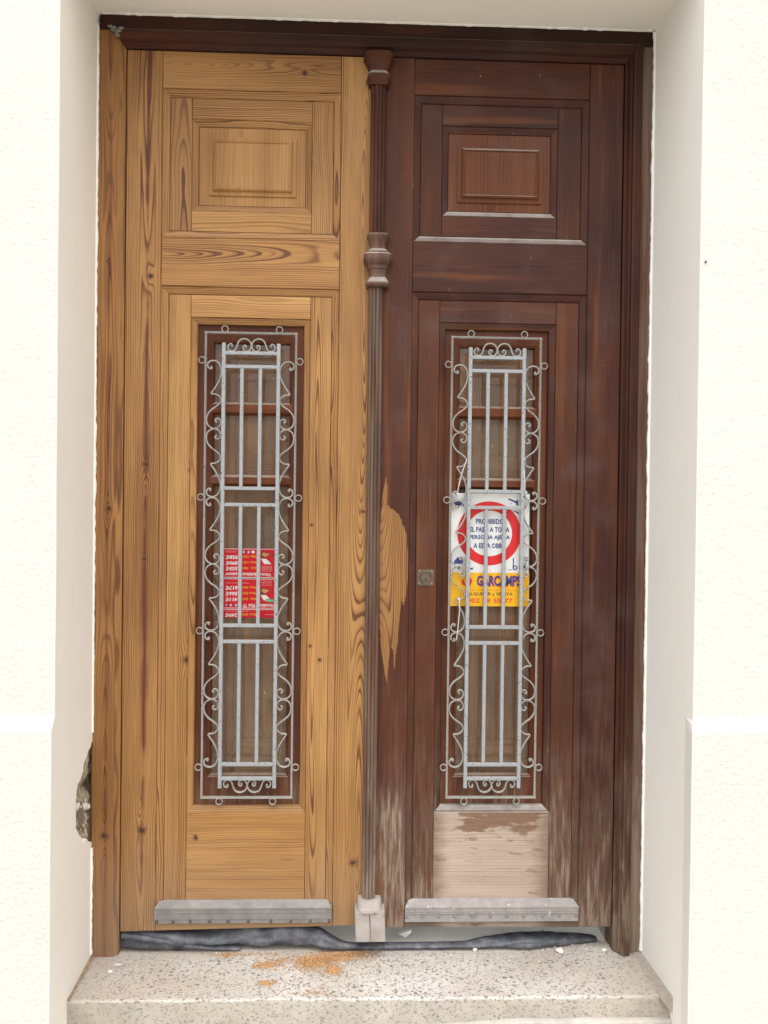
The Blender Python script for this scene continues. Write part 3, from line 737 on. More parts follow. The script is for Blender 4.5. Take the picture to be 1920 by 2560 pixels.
def leaf(root, side):
    L = side == 'L'
    m = PINE if L else VARN
    if L: xa, xb, xc, xd = -.6130, -.5210, -.0572, .0350
    else: xa, xb, xc, xd = .0372, .1345, .5995, .6905
    zt = 1.1715
    zb = (-1.130, -1.1165) if L else (-1.1217, -1.1256)
    zat = lambda x: zb[0]+(zb[1]-zb[0])*(x-xa)/(xd-xa)
    W_ = lambda **k: k
    br = 1.0 if L else .9
    du = .10 if L else .95
    if L:
        board('stile', xa, xb, (zat(xa), zat(xb)), zt, 0, .045, m, root, wood=W_(pith=-.5565, d0=.004, slope=.002, freq=150, wob=.008, flame=(.045, 5.6, .016), bright=.98, red=.18, con=1.,
              knots=[(-.5484, .5871, .0065), (-.5565, .0957, .0075), (-.5575, -.1498, .006), (-.5586, -.8624, .0095)], streak=(-.557, .0060, 1.), seed=3.1))
        board('stile', xc, xd, (zat(xc), zat(xd)), zt, 0, .045, m, root, wood=W_(pith=.008, d0=.006, slope=.0, freq=140, wob=.004, flame=(.11, 3.5, .022), bright=1.0, con=1.0,
              knots=[(-.004, -.95, .008), (.012, -.02, .004)], seed=6.3))
        board('top_rail', xb, xc, 1.0745, zt, 0, .045, m, root, horiz=True, wood=W_(pith=1.142, d0=.004, flame=(.09, 0., .010), slope=.0, freq=150, wob=.010, bright=.95, con=.9, knots=[(-.1534, 1.1241, .007)], seed=1.7))
        board('cross_rail', xb, xc, .5625, .690, 0, .045, m, root, horiz=True, wood=W_(pith=.650, d0=.010, slope=.02, freq=110, wob=.012, flame=(.13, 0., .022), bright=1.12, con=.95, seed=8.2))
        board('bottom_rail', xb, xc, (zat(xb), zat(xc)), -1.0590, 0, .045, m, root, horiz=True, wood=W_(bright=.95, con=.8))
    else:
        # meeting stile with the area stripped back to bare pine beside the lock
        x0, x1, z0l, z0r = xa, xb, zat(xa), zat(xb)
        patch = [(.0702, .0711), (.0762, .0454), (.0754, -.0032), (.0898, -.0116), (.1072, -.0258), (.1190, -.0543), (.1279, -.0828), (.1330, -.1401), (.1322, -.1975), (.1284, -.2406), (.1230, -.2694),
                 (.1165, -.2551), (.1132, -.2838), (.1083, -.3557), (.1043, -.3844), (.0993, -.4420), (.0955, -.3850), (.0879, -.3759), (.0839, -.4276), (.0801, -.4737), (.0718, -.4277), (.0642, -.3875),
                 (.0593, -.3129), (.0566, -.0836), (.0590, -.0263), (.0649, .0367)]
        rp = random.Random(5); pj = []
        for i in range(len(patch)):
            a, b = patch[i], patch[(i+1) % len(patch)]
            st = max(2, int(math.hypot(b[0]-a[0], b[1]-a[1])/.004))
            for k in range(st):
                t = k/st; j = .0009 if k else 0
                pj.append((min(.1342, a[0]+(b[0]-a[0])*t+rp.uniform(-j, j)), a[1]+(b[1]-a[1])*t+rp.uniform(-j*4.5, j*4.5)))
        g = .0004
        ol = [(x0+g, z0l), (x1-g, z0r), (x1-g, zt-g), (x0+g, zt-g)]
        tri = tessellate_polygon([[Vector((a, b, 0)) for a, b in ol], [Vector((a, b, 0)) for a, b in pj]])
        v = [(a, 0, b) for a, b in ol]+[(a, 0, b) for a, b in pj]; nb = len(v)
        v += [(a, .0005, b) for a, b in pj]; nq = len(pj)
        f = [tuple(t) for t in tri]; fm = [0]*len(f)
        f += [(4+i, 4+(i+1) % nq, nb+(i+1) % nq, nb+i) for i in range(nq)]; fm += [0]*nq
        t2 = tessellate_polygon([[Vector((a, b, 0)) for a, b in pj]])
        f += [tuple(nb+i for i in t) for t in t2]; fm += [1]*len(t2)
        k = len(v); v += [(a, .045, b) for a, b in ol]
        f += [(i, k+i, k+(i+1) % 4, (i+1) % 4) for i in range(4)]; fm += [0]*4
        o = obj('stile', v, f, None, root, mats=[VARN, PINE], fm=fm, wood=W_(pith=.056, d0=.006, slope=.0, freq=140, wob=.004, bright=1.0, red=.25, con=1.15, wear=.03, seed=4.4, flame=(.13, 3.4, .024)))
        o['label'] = 'meeting stile with a ragged patch scraped to bare orange pine'
        board('stile', xc, xd, (zat(xc), zat(xd)), zt, 0, .045, m, root, wood=W_(pith=.66, freq=130, bright=.88, wear=.01, seed=2.4))
        board('top_rail', xb, xc, 1.0765, zt, 0, .045, m, root, horiz=True, wood=W_(pith=1.14, bright=.82, red=.4, freq=130))
        board('cross_rail', xb, xc, .5610, .6915, 0, .045, m, root, horiz=True, wood=W_(pith=.63, d0=.02, bright=.92, freq=110))
        board('bottom_rail', xb, xc, (zat(xb), zat(xc)), -1.0590, 0, .045, BARE, root, horiz=True, wood=W_(bright=.62, con=.8))
    zA, zB = (1.0745, .690) if L else (1.0765, .6915)      # top panel opening
    mw = W_(bright=.97 if L else .85, freq=150, dust=du, red=.15 if L else 0.)
    mould('moulding', xb, xc, zB, zA, M1, m, root, wood=mw)
    i1 = .0190
    def sub(u0, u1, w0, w1, nm, **k):
        board(nm, u0, u1, w0, w1, Y1, .034, m, root, ch=.0006, **k)
    # sub-frame of the top panel
    if L: s1, s2, r1, r2 = deep(-.4437, Y1), deep(-.1319, Y1), deep(.9970, Y1), deep(.7595, Y1)
    else: s1, s2, r1, r2 = deep(.2095, Y1), deep(.5155, Y1), deep(.9980, Y1), deep(.7600, Y1)
    xi0, xi1, zi0, zi1 = xb+i1, xc-i1, zB+i1, zA-i1
    bw = 1.0 if L else .86
    sub(xi0, s1, zi0, zi1, 'panel_stile', wood=W_(bright=bw*.86, freq=170, d0=.05, red=.3 if L else .5))
    sub(s2, xi1, zi0, zi1, 'panel_stile', wood=W_(bright=bw*.98, freq=150, d0=.06, red=.1, pith=s2-.04))
    sub(s1, s2, r1, zi1, 'panel_rail', horiz=True, wood=W_(bright=bw*.95, freq=170, d0=.05))
    sub(s1, s2, zi0, r2, 'panel_rail', horiz=True, wood=W_(bright=bw*1.05, freq=120, d0=.05, con=.6))
    mould('moulding', s1, s2, r2, r1, M2, m, root, wood=mw)
    i2 = .0170
    # panel ground with its raised field: one plank worked with a stepped field
    px0, px1, pz0, pz1 = s1+i2, s2-i2, r2+i2, r1-i2
    pb = .90 if L else .95
    pan = board('panel', px0, px1, pz0, pz1, Y2, .036, m, root, ch=.0004, wood=W_(bright=pb*1.08, con=.35, freq=90, wob=.03, red=.0 if L else .5))
    if L: a0, a1, b0, b1 = -.398, -.172, .798, .9515
    else: a0, a1, b0, b1 = .2497, .4740, .796, .9463
    a0, a1, b0, b1 = deep(a0, Y2), deep(a1, Y2), deep(b0, Y2), deep(b1, Y2)
    pr = [(0, Y2-.0020), (.0003, Y2-.0055), (.0085, Y2-.0065), (.0105, Y2-.0075), (.0120, Y2-.0120), (.0160, Y2-.0145), (.0178, Y2-.0138), (.0190, Y2-.0115)]
    e0 = .0008
    rings = [[(px0+e0, Y2-.0002, pz0+e0), (px1-e0, Y2-.0002, pz0+e0), (px1-e0, Y2-.0002, pz1-e0), (px0+e0, Y2-.0002, pz1-e0)]]
    for ins, y in pr: rings.append([(a0+ins, y, b0+ins), (a1-ins, y, b0+ins), (a1-ins, y, b1-ins), (a0+ins, y, b1-ins)])
    v = [p for r in rings for p in r]; f = []
    for k in range(len(pr)):
        for i in range(4):
            f.append((k*4+i, k*4+(i+1) % 4, (k+1)*4+(i+1) % 4, (k+1)*4+i))
    k = len(pr)*4; f.append((k, k+1, k+2, k+3))
    obj('raised_field', v, f, m, pan, wood=W_(bright=pb*1.12, con=.35, freq=80, wob=.03, dust=du*.6, red=.0 if L else 1.))
    # lower half: moulding on three sides, sub-frame, second moulding round the window, plain foot panel
    zc = .5625 if L else .5610
    mould('moulding', xb, xc, -1.0590, zc, M1, m, root, sides='LTR', wood=mw)
    if L: s1, s2, r1, r2 = deep(-.4425, Y1), deep(-.1312, Y1), deep(.4830, Y1), deep(-.8170, Y1)
    else: s1, s2, r1, r2 = deep(.2085, Y1), deep(.5175, Y1), deep(.4820, Y1), deep(-.8163, Y1)
    zi1 = zc-i1; zfoot = deep(-1.0510, 0)
    if L:
        sub(xi0, s1, zfoot, zi1, 'panel_stile', wood=W_(bright=1.02, freq=145, pith=-.36, d0=.03, wob=.006, knots=[(-.4414, .0837, .005), (-.4451, -.4163, .010)], seed=5.5))
        sub(s2, xi1, zfoot, zi1, 'panel_stile', wood=W_(bright=1.05, freq=135, pith=-.112, d0=.004, wob=.008, flame=(.035, 4.5, .012), knots=[(-.1235, -.3776, .004), (-.1235, -.0568, .004), (-.098, -.4144, .0045)], seed=7.7))
    else:
        sub(xi0, s1, zfoot, zi1, 'panel_stile', wood=W_(bright=.95, freq=145, wear=.045, red=.5, seed=1.2, knots=[(.185, -.09, .006)]))
        sub(s2, xi1, zfoot, zi1, 'panel_stile', wood=W_(bright=.92, freq=135, wear=.03, red=.35, seed=9.1, knots=[(.548, .405, .010)]))
    sub(s1, s2, r1, zi1, 'panel_rail', horiz=True, wood=W_(bright=bw*1.06, freq=110, con=.5))
    for s in mould('moulding', s1, s2, r2, r1, M2, m, root, wood=mw): pass
    if L: board('foot_panel', s1, s2, zfoot, r2, Y1, .034, PINE, root, ch=.0006, horiz=True, wood=W_(pith=-.945, d0=.003, slope=.0, freq=125, wob=.010, flame=(.12, 1.5, .018), bright=1.08, con=.8, seed=2.2, knots=[(-.42, -.885, .006)]))
    else: board('foot_panel', s1, s2, zfoot, r2, Y1, .034, BARE, root, ch=.0006, horiz=True, wood=W_(pith=-.95, d0=.02, freq=90, wob=.03, bright=.97, con=.45, red=1., seed=2.2, knots=[(.44, -.925, .006)]))
    ox0, ox1, oz0, oz1 = s1+i2, s2-i2, r2+i2, r1-i2
    # ------------- casement behind the grille
    YC, YG = .027, .041
    cm = CASE
    cx0, cx1, cz0, cz1 = ox0-.012, ox1+.012, oz0-.012, oz1+.012
    dx = 0 if L else .6460
    gx0, gx1, gz0, gz1 = deep(-.3885+dx, YC), deep(-.1780+dx, YC), deep(-.7215, YC), deep(.4235, YC)
    v = [(x, y, z) for y in (YC, YC+.022) for x, z in ((cx0, cz0), (cx1, cz0), (cx1, cz1), (cx0, cz1), (gx0, gz0), (gx1, gz0), (gx1, gz1), (gx0, gz1))]
    f = []
    for i in range(4):
        j = (i+1) % 4
        f += [(i, j, 4+j, 4+i), (8+i, 8+4+i, 8+4+j, 8+j), (4+i, 4+j, 12+j, 12+i)]
    case = obj('casement', v, f, cm, root, wood=W_(bright=1.1, red=.3, freq=130, dust=.3))
    bead = [(0, YC), (.0015, YC+.002), (.004, YC+.0025), (.0065, YC+.007), (.007, YC+.013)]
    mould('glazing_bead', gx0, gx1, gz0, gz1, bead, cm, case, yb=YC+.014, wood=W_(bright=1.15, red=.8, dust=.6))
    bars = [(.264, .229), (.0735, .0430)]
    edges = [gz1]
    for zt_, zb_ in bars:
        zt2, zb2 = deep(zt_, YC), deep(zb_, YC)
        k = [(YC+.013, zb2), (YC+.004, zb2+.005), (YC+.0005, zb2+.007), (YC+.0005, zt2-.007), (YC+.004, zt2-.005), (YC+.013, zt2)]
        v = [(gx0, y, z) for y, z in k]+[(gx1, y, z) for y, z in k]; n6 = len(k)
        f = [(i, n6+i, n6+(i+1) % n6, (i+1) % n6) for i in range(n6)]
        obj('muntin', v, f, cm, case, horiz=True, wood=W_(bright=1.35, red=1., dust=.7))
    zs = [gz1, deep(.264, YC), deep(.229, YC), deep(.0735, YC), deep(.0430, YC), gz0]
    for i in (0, 2, 4):
        obj('glass_pane', [(gx0, YG, zs[i+1]), (gx1, YG, zs[i+1]), (gx1, YG, zs[i]), (gx0, YG, zs[i])], [(0, 1, 2, 3)], GLASS, case)
    # ------------- inner shutter seen through the glass
    ys = .066
    sh = board('inner_shutter', cx0, cx1, cz0, cz1, ys+.010, ys+.03, SHUT, root, wood=W_(bright=.9, con=.5, freq=110, wob=.03))
    xm0, xm1 = deep(-.3200+dx, ys), deep(-.2350+dx, ys)
    for (u0, u1, w0, w1, h) in ((cx0, xm0-.003, cz0, cz1, False), (xm1+.012, cx1, cz0, cz1, False), (xm0-.003, xm1+.012, .33, cz1, True), (xm0-.003, xm1+.012, .045, .135, True), (xm0-.003, xm1+.012, cz0, -.64, True)):
        board('shutter_rail' if h else 'shutter_stile', u0, u1, w0, w1, ys, ys+.012, SHUT, sh, ch=.003, horiz=h, wood=W_(bright=1.05, con=.5, freq=110, wob=.03))
    # ------------- weather bar with its nails
    zf = -1.0995 if L else -1.0890
    w0, w1 = (-.5214, -.0587) if L else (.1352, .5972)
    prof = [(.009, -1.0502), (-.0122, -1.0622), (-.0140, -1.0624), (-.0142, -1.0648), (-.0122, -1.0665), (-.0122, -1.0755), (-.0105, -1.0760), (-.0105, -1.0775), (-.0115, -1.0780), (-.0112, zf+.0075), (-.0080, zf+.0065), (-.0080, -1.1040), (.0, -1.1045)]
    k = len(prof); v = [(w0+(.012 if y > 0 else 0), y, z) for y, z in prof]+[(w1-(.012 if y > 0 else 0), y, z) for y, z in prof]
    f = [(i, k+i, k+(i+1) % k, (i+1) % k) for i in range(k)]+[tuple(range(k)), tuple(range(k, 2*k))[::-1]]
    wb = obj('weather_bar', v, f, ZINCL if L else ZINCR, root)
    px = [393.5, 434.6, 477, 525, 571, 621, 677, 727, 776, 823.5] if L else [1015, 1054, 1095, 1136, 1178, 1224, 1264, 1307, 1353, 1396, 1438]
    for q in px:
        t = (q-388)/(829-388) if L else (q-1012)/(1443-1012)
        x = w0+(w1-w0)*t
        obj('nail', *ball((x, -.0085, zf), .0042, .0035, .0042), NAIL if L else ZNAIL, wb, smooth=True)

CASE = make_varnish(); CASE.name = 'red_brown_casement_varnish'
SHUT = make_varnish(); SHUT.name = 'shutter_wood'
def retint(m, mul):
    t = m.node_tree; b = t.nodes['Principled BSDF']; s = b.inputs['Base Color'].links[0].from_socket
    n = t.nodes.new('ShaderNodeMix'); n.data_type = 'RGBA'; n.blend_type = 'MULTIPLY'; n.inputs[0].default_value = 1; n.inputs[7].default_value = mul+(1,)
    t.links.new(s, n.inputs[6]); t.links.new(n.outputs[2], b.inputs['Base Color'])
retint(CASE, (1.0, .90, .80)); retint(SHUT, (4.6, 5.6, 4.4))
ZINCL = simple('zinc_bar', (.215, .208, .200), .42, .5, .35, .25, 30., .0008)
ZINCR = simple('painted_bar', (.25, .23, .22), .7, .3, 0., .22, 45., .0015, spots=(70., .64, (.42, .40, .385)))
ZNAIL = simple('grey_nail', (.22, .19, .17), .5, .5, .3)
leaf(left, 'L'); leaf(right, 'R')

# ------------------------------------------------------------------ centre post (cover strip between the leaves), carried by the right leaf
def section_stack(name, levels, xc, m, root, n=14, flat=1., wood=None, y0=0.):
    """half-round turned piece standing proud of y0; levels (z, halfwidth, depth)"""
    v = []; f = []
    for z, hw_, dp in levels:
        for i in range(n+1):
            a = math.pi*i/n; ce, si = math.cos(a), math.sin(a)
            e = .48
            v.append((xc+hw_*math.copysign(abs(ce)**e, ce), y0-dp*abs(si)**e, z))
    k = n+1
    for j in range(len(levels)-1):
        for i in range(n): f.append((j*k+i, j*k+i+1, (j+1)*k+i+1, (j+1)*k+i))
    f += [tuple(range(k))[::-1], tuple(range((len(levels)-1)*k, len(levels)*k))]
    return obj(name, v, f, m, root, wood=wood, smooth=False)
kc = .985
def post_shaft(z0, z1, x0b, x0t, hwb, hwt, w):
    # reeded section: five flutes
    sec = [(-1, 0.0), (-1, .012), (-.93, .017), (-.72, .0205), (-.60, .0205), (-.56, .0175), (-.47, .0175), (-.42, .0225), (-.20, .0250), (-.12, .0250), (-.07, .0205), (.07, .0205), (.12, .0250), (.20, .0250), (.42, .0225), (.47, .0175), (.56, .0175), (.60, .0205), (.72, .0205), (.93, .017), (1, .012), (1, 0.0)]
    k = len(sec); v = []
    N = 8
    for j in range(N+1):
        t = j/N; z = z0+(z1-z0)*t; xc = x0b+(x0t-x0b)*t; hw_ = hwb+(hwt-hwb)*t
        v += [(xc+s*hw_, -y, z) for s, y in sec]
    f = [(j*k+i, (j+1)*k+i, (j+1)*k+i+1, j*k+i+1) for j in range(N) for i in range(k-1)]
    return obj('post_shaft', v, f, VARN, right, wood=w)
post_shaft(.7020, 1.0900, .0395, .0402, .0196, .0205, dict(bright=.80, freq=200, wear=-.02))
post_shaft(-1.0385, .5650, .0378, .0388, .0180, .0185, dict(bright=1.1, freq=200, wear=.16, seed=3.3, grey=.6))
section_stack('post_capital', [(1.1700, .0396, .036), (1.1560, .0400, .037), (1.1555, .0385, .036), (1.1470, .0335, .031), (1.1350, .0280, .027), (1.1270, .0252, .026), (1.1245, .0245, .025), (1.1220, .0262, .026), (1.1160, .0290, .029), (1.1090, .0303, .030), (1.1020, .0300, .030), (1.0965, .0275, .028), (1.0935, .0262, .027), (1.0880, .0262, .027)], .0398, VARN, right, wood=dict(bright=.80, red=.5, wear=.02, dust=.8))
section_stack('post_finial', [(.7045, .0260, .028), (.7035, .0285, .031), (.6985, .0292, .032), (.6950, .0280, .031), (.6830, .0235, .027), (.6720, .0212, .025), (.6640, .0222, .026), (.6590, .0272, .030), (.6570, .0285, .031), (.6530, .0285, .031),
    (.6515, .0345, .037), (.6470, .0378, .041), (.6400, .0385, .042), (.6330, .0378, .041), (.6260, .0340, .037), (.6210, .0290, .031), (.6180, .0270, .030), (.6130, .0272, .030), (.6100, .0245, .027), (.6000, .0225, .026), (.5900, .0235, .027), (.5830, .0265, .030), (.5770, .0305, .034), (.5730, .0312, .035), (.5680, .0300, .033), (.5650, .0270, .030)], .0440*kc, VARN, right, wood=dict(bright=1.1, wear=.10, dust=.75, grey=.4))
section_stack('post_base', [(-1.0355, .0275, .028), (-1.0380, .0300, .033), (-1.0450, .0318, .037), (-1.0520, .0322, .040), (-1.0560, .0335, .043), (-1.0620, .0335, .044), (-1.0670, .0310, .041), (-1.0690, .0300, .040)], .0405, BLKWHITE, right)
# square foot block, split down the middle
v = [(.0020, 0, -1.0585), (.0020, -.040, -1.0585), (.0800, -.040, -1.0585), (.0800, 0, -1.0585), (.0055, 0, -1.1385), (.0055, -.040, -1.1385), (.0830, -.040, -1.1365), (.0830, 0, -1.1365)]
for half in (0, 1):
    xm_t, xm_b = .0405, .0445
    g_ = .0007
    if half == 0: q = [(.0020, .0030, xm_t-g_), (.0058, .0058, xm_b-g_)]
    else: q = [(xm_t+g_, 0, .0800), (xm_b+g_, 0, .0835)]
    a, b = (q[0][0], q[0][2]); c_, d2 = (q[1][0], q[1][2])
    zt_, zb_ = -1.0585, -1.1390
    ch = .0015
    v = [(a, .0, zt_), (a, -.040+ch, zt_), (a+ch, -.040, zt_-ch), (b-ch, -.040, zt_-ch), (b, -.040+ch, zt_), (b, 0, zt_),
         (c_, .0, zb_), (c_, -.040+ch, zb_), (c_+ch, -.040, zb_+ch), (d2-ch, -.040, zb_+ch), (d2, -.040+ch, zb_), (d2, 0, zb_)]
    f = [(i, (i+1) % 6, 6+(i+1) % 6, 6+i) for i in range(6)]+[tuple(range(6))[::-1], tuple(range(6, 12))]
    obj('foot_block', v, f, BLKWHITE, right)

# lock plate
def rrect(x0, x1, z0, z1, r, n=5):
    pts = []
    for cx, cz, a0 in ((x1-r, z1-r, 0), (x0+r, z1-r, 90), (x0+r, z0+r, 180), (x1-r, z0+r, 270)):
        for i in range(n+1):
            a = math.radians(a0+90*i/n); pts.append((cx+r*math.cos(a), cz+r*math.sin(a)))
    return pts
kx, kz = .1800, -.1928
lp = obj('lock_plate', *poly_prism(rrect(kx-.0222, kx+.0222, kz-.0218, kz+.0218, .006), -.0022+Y1, .006+Y1), BRASS, right)
d_ = ([], []); add(d_, torus((kx, Y1-.003, kz), .0158, .0018, .0025, 28)); obj('rim', *d_, BRASS, lp, smooth=True)
obj('lock_cylinder', *disc((kx, kz), .0100, Y1-.0055, 24, yb=Y1), BRASS, lp)
d_ = ([], []); add(d_, boxvf(kx-.0010, kx+.0010, Y1-.0058, Y1-.0052, kz-.007, kz+.001)); add(d_, disc((kx, kz-.004), .0021, Y1-.0059, 12)); obj('keyhole', *d_, BLACK, lp)
for sx in (-1, 1):
    for sz in (-1, 1):
        obj('screw', *ball((kx+sx*.0163, Y1-.0026, kz+sz*.0160), .0026, .0014, .0026), ZNAIL, lp, smooth=True)

# ------------------------------------------------------------------ iron grilles
kg = 1.0030; YGR = .008
gx = lambda x: x*kg
def curl_pts(raw, fx, fz): return [(fx(a), fz(b)) for a, b in raw]
BRACE = [(303, 628), (312, 612), (300, 598), (284, 606), (278, 622)]   # unused eye
HALF = [(297, 612), (307, 624), (298, 636), (280, 634), (263, 618), (254, 592), (262, 562), (290, 540), (330, 533), (375, 548), (408, 588), (424, 640), (424, 700), (407, 765), (375, 830), (335, 893)]
CUSP = [(335, 893), (314, 924), (302, 941)]
HALF2 = [(302, 941), (312, 951), (345, 951), (385, 966), (416, 998), (424, 1032), (405, 1072), (360, 1110), (310, 1145), (270, 1192), (250, 1240), (247, 1292), (264, 1340), (300, 1372), (342, 1383), (386, 1372), (416, 1340), (424, 1300), (408, 1268), (383, 1256), (360, 1268), (354, 1288), (368, 1298)]
TOPO = [(556, 322), (560, 306), (546, 294), (522, 303), (507, 330), (512, 362), (540, 383), (575, 383), (603, 363), (619, 325), (633, 283), (658, 248), (692, 232), (733, 233), (772, 253), (797, 292), (797, 340), (775, 375), (740, 386), (710, 372), (696, 345), (704, 320), (724, 312), (736, 326), (730, 340)]
def strip(name, pts, tk=.0037, dp=.0075, ball_at=None, y=YGR-.001):
    d = ([], []); add(d, sweep_rect(spline(pts, 4), y, tk, dp))
    for b in (ball_at or []): add(d, ball((b[0], y, b[1]), .0030, .0038, .0030, 8, 6))
    return obj(name, d[0], d[1], GREYW, GR)
def make_grille(root):
    global GR
    bx0, bx1, bz0, bz1 = gx(-.4035), gx(-.1680), gx(-.7765), gx(.4440)
    # twisted square border bar, one closed run
    def twisted(p, q, hw_=.0024, pitch=.0062):
        p, q = Vector(p), Vector(q); L = (q-p).length; dr = (q-p)/L; s = Vector((0, 1, 0)); t = dr.cross(s)
        n = int(L/(pitch/3)); v = []; f = []
        for i in range(n+1):
            a = math.pi/2*(i*(pitch/3))/pitch; c = p+dr*(L*i/n)
            for k in range(4):
                b = a+math.pi/4+k*math.pi/2
                v.append(c+t*(hw_*1.41*math.cos(b))+s*(hw_*1.41*math.sin(b)))
        for i in range(n):
            for k in range(4): f.append((i*4+k, i*4+(k+1) % 4, (i+1)*4+(k+1) % 4, (i+1)*4+k))
        return v, f
    d = ([], [])
    c = [(bx0, YGR, bz0), (bx1, YGR, bz0), (bx1, YGR, bz1), (bx0, YGR, bz1)]
    for i in range(1, 4): add(d, twisted(c[i], c[(i+1) % 4]))
    add(d, boxvf(bx0-.003, bx1+.003, YGR-.003, YGR+.003, bz0-.0025, bz0+.003))
    for q in c: add(d, boxvf(q[0]-.0027, q[0]+.0027, YGR-.0027, YGR+.0027, q[2]-.0027, q[2]+.0027))
    GR = obj('grille', d[0], d[1], GREYW, root)
    yb = YGR-.0045
    rx = (gx(-.3556), gx(-.2132))
    for x in rx: bar('side_bar', (x, yb, gx(-.7490)), (x, yb, gx(.4160)), .0096, .0096, GREY, GR)
    zc = [gx(z) for z in (.3905, .3552, .0374, -.0055, -.3220, -.3643, -.6872, -.7245)]
    for z in zc: bar('cross_bar', (rx[0]+.0049, yb+.0004, z), (rx[1]-.0049, yb+.0004, z), .0090, .0088, GREY, GR)
    for x in (gx(-.3082), gx(-.2604)):
        for a, b in ((1, 2), (3, 4), (5, 6)):
            bar('upright_bar', (x, yb+.0006, zc[b]+.0046), (x, yb+.0006, zc[a]-.0046), .0092, .0084, GREY, GR)
    rz = [gx(z) for z in (.3715, .0133, -.3372, -.6968)]
    rings = [(gx(-.3541), gx(.4536)), (gx(-.2123), gx(.4536)), (gx(-.3578), gx(-.7872)), (gx(-.2174), gx(-.7870))]
    for z in rz: rings += [(bx0-.0098, z), (bx1+.0098, z)]
    for i, (x, z) in enumerate(rings):
        t = torus((x, YGR, z), .0083, .0015, .0032, 24, 6)
        obj('ring', t[0], t[1], GREYW, GR, smooth=True)
    xs = lambda cx: bx0+(cx-232)*(rx[0]-.0048-bx0)/(436-232)
    for k in range(3):
        top, bot = rz[k]-.0012, rz[k+1]+.0012; mid = (top+bot)/2
        for flip in (0, 1):
            fz = (lambda cy: top-(cy-533)/852*(top-mid)) if not flip else (lambda cy: bot+(cy-533)/852*(mid-bot))
            for side in (0, 1):
                fx = (lambda c: xs(c)+.0005) if not side else (lambda c: bx0+bx1-xs(c)-.0005)
                p1 = curl_pts(HALF+CUSP[1:], fx, fz); p2 = curl_pts(HALF2, fx, fz)
                d = ([], []); y = YGR-.001
                add(d, sweep_rect(spline(p1, 4), y, .0037, .0070)); add(d, sweep_rect(spline(p2, 4), y, .0036, .0068))
                add(d, ball((p1[0][0], y, p1[0][1]), .0029, .0038, .0029)); add(d, ball((p2[-1][0], y, p2[-1][1]), .0029, .0038, .0029))
                obj('scroll', d[0], d[1], GREYW, GR)
    xm = (rx[0]+rx[1])/2
    for flip in (0, 1):
        zb_ = gx(.3905)+.0045 if not flip else gx(-.7245)-.0045
        fz = (lambda cy: zb_+(388-cy)*.000212) if not flip else (lambda cy: zb_-(388-cy)*.000212)
        for side in (0, 1):
            fx = (lambda c: xm+(c-803)*.0002085) if not side else (lambda c: xm-(c-803)*.0002085)
            p = curl_pts(TOPO, fx, fz)
            strip('scroll', p, ball_at=[p[0], p[-1]])
    return GR
GL = make_grille(left)
# the right grille is a copy of the left one
def copy_child(o, parent, off):
    c = o.copy(); COL.objects.link(c); c.parent = parent; ORG[c.name] = ORG[o.name]+off
    c.location = ORG[c.name]-ORG[parent.name]
    return c
off = Vector((.6465*kg, 0, 0))
GR2 = copy_child(GL, right, off)
for ch in [o for o in COL.objects if o.parent == GL]: copy_child(ch, GR2, off)

# ------------------------------------------------------------------ text
def text_mesh(s, cx, cz, w, h, y, rot180=False, bold=0., shear=0., flipy=False):
    cu = bpy.data.curves.new('lettering', 'FONT'); cu.body = s; cu.size = 1.; cu.offset = bold; cu.shear = shear; cu.resolution_u = 2
    cu.align_x = 'LEFT'
    ob = bpy.data.objects.new('tmp', cu); COL.objects.link(ob)
    dg = bpy.context.evaluated_depsgraph_get(); me = bpy.data.meshes.new_from_object(ob.evaluated_get(dg))
    bpy.data.objects.remove(ob); bpy.data.curves.remove(cu)
    vs = [v.co.copy() for v in me.vertices]; fs = [tuple(p.vertices) for p in me.polygons]; bpy.data.meshes.remove(me)
    x0 = min(v.x for v in vs); x1 = max(v.x for v in vs); z0 = min(v.y for v in vs); z1 = max(v.y for v in vs)
    out = []
    for v in vs:
        a = ((v.x-x0)/(x1-x0)-.5)*w; b = ((v.y-z0)/(z1-z0)-.5)*h
        if rot180: a, b = -a, -b
        out.append((cx+a, y, cz+b))
    return out, fs
def letter(parent, s, cx, cz, w, h, y, m, **k):
    v, f = text_mesh(s, cx, cz, w, h, y, **k); return obj('lettering', v, f, m, parent)

# ------------------------------------------------------------------ building-site sign tied behind the right grille
YS = .0195
sg = empty('warning_sign', (deep(.349, YS), YS, deep(-.268, YS)), 'white plastic no-entry sign with red ring and yellow band tied behind the right grille', 'sign')
c5 = lambda X: deep(.2443+(X-240)*(.4535-.2443)/(1222-240), YS)
c5z = lambda Y: deep(.0320-(Y-172)*(.0320+.2672)/(1587-172), YS)
sx0, sx1 = c5(240), c5(1222); sz1, szm, sz0 = c5z(172), c5z(1165), c5z(1587)
obj('board', *boxvf(sx0, sx1, YS, YS+.0015, szm, sz1), WHITEP, sg)
obj('yellow_band', *boxvf(sx0+.0006, sx1+.0016, YS-.0002, YS+.0013, sz0, szm), YELP, sg)
e1, e2, e3 = YS-.0003, YS-.0005, YS-.0007
rc = (c5(722), c5z(672)); ru = deep(.2992, YS)/1415
obj('red_ring', *disc(rc, 402*ru, e1, 64, r_in=287*ru), REDP, sg)
for s_, yy, xa_, xb_ in (('PROHIBIDO', 522, 553, 905), ('EL PASO A TODA', 624, 478, 975), ('PERSONA AJENA', 727, 474, 984), ('A ESTA OBRA', 827, 528, 930)):
    letter(sg, s_, (c5(xa_)+c5(xb_))/2, c5z(yy), c5(xb_)-c5(xa_), 66*ru, e1, NAVY, bold=.035)
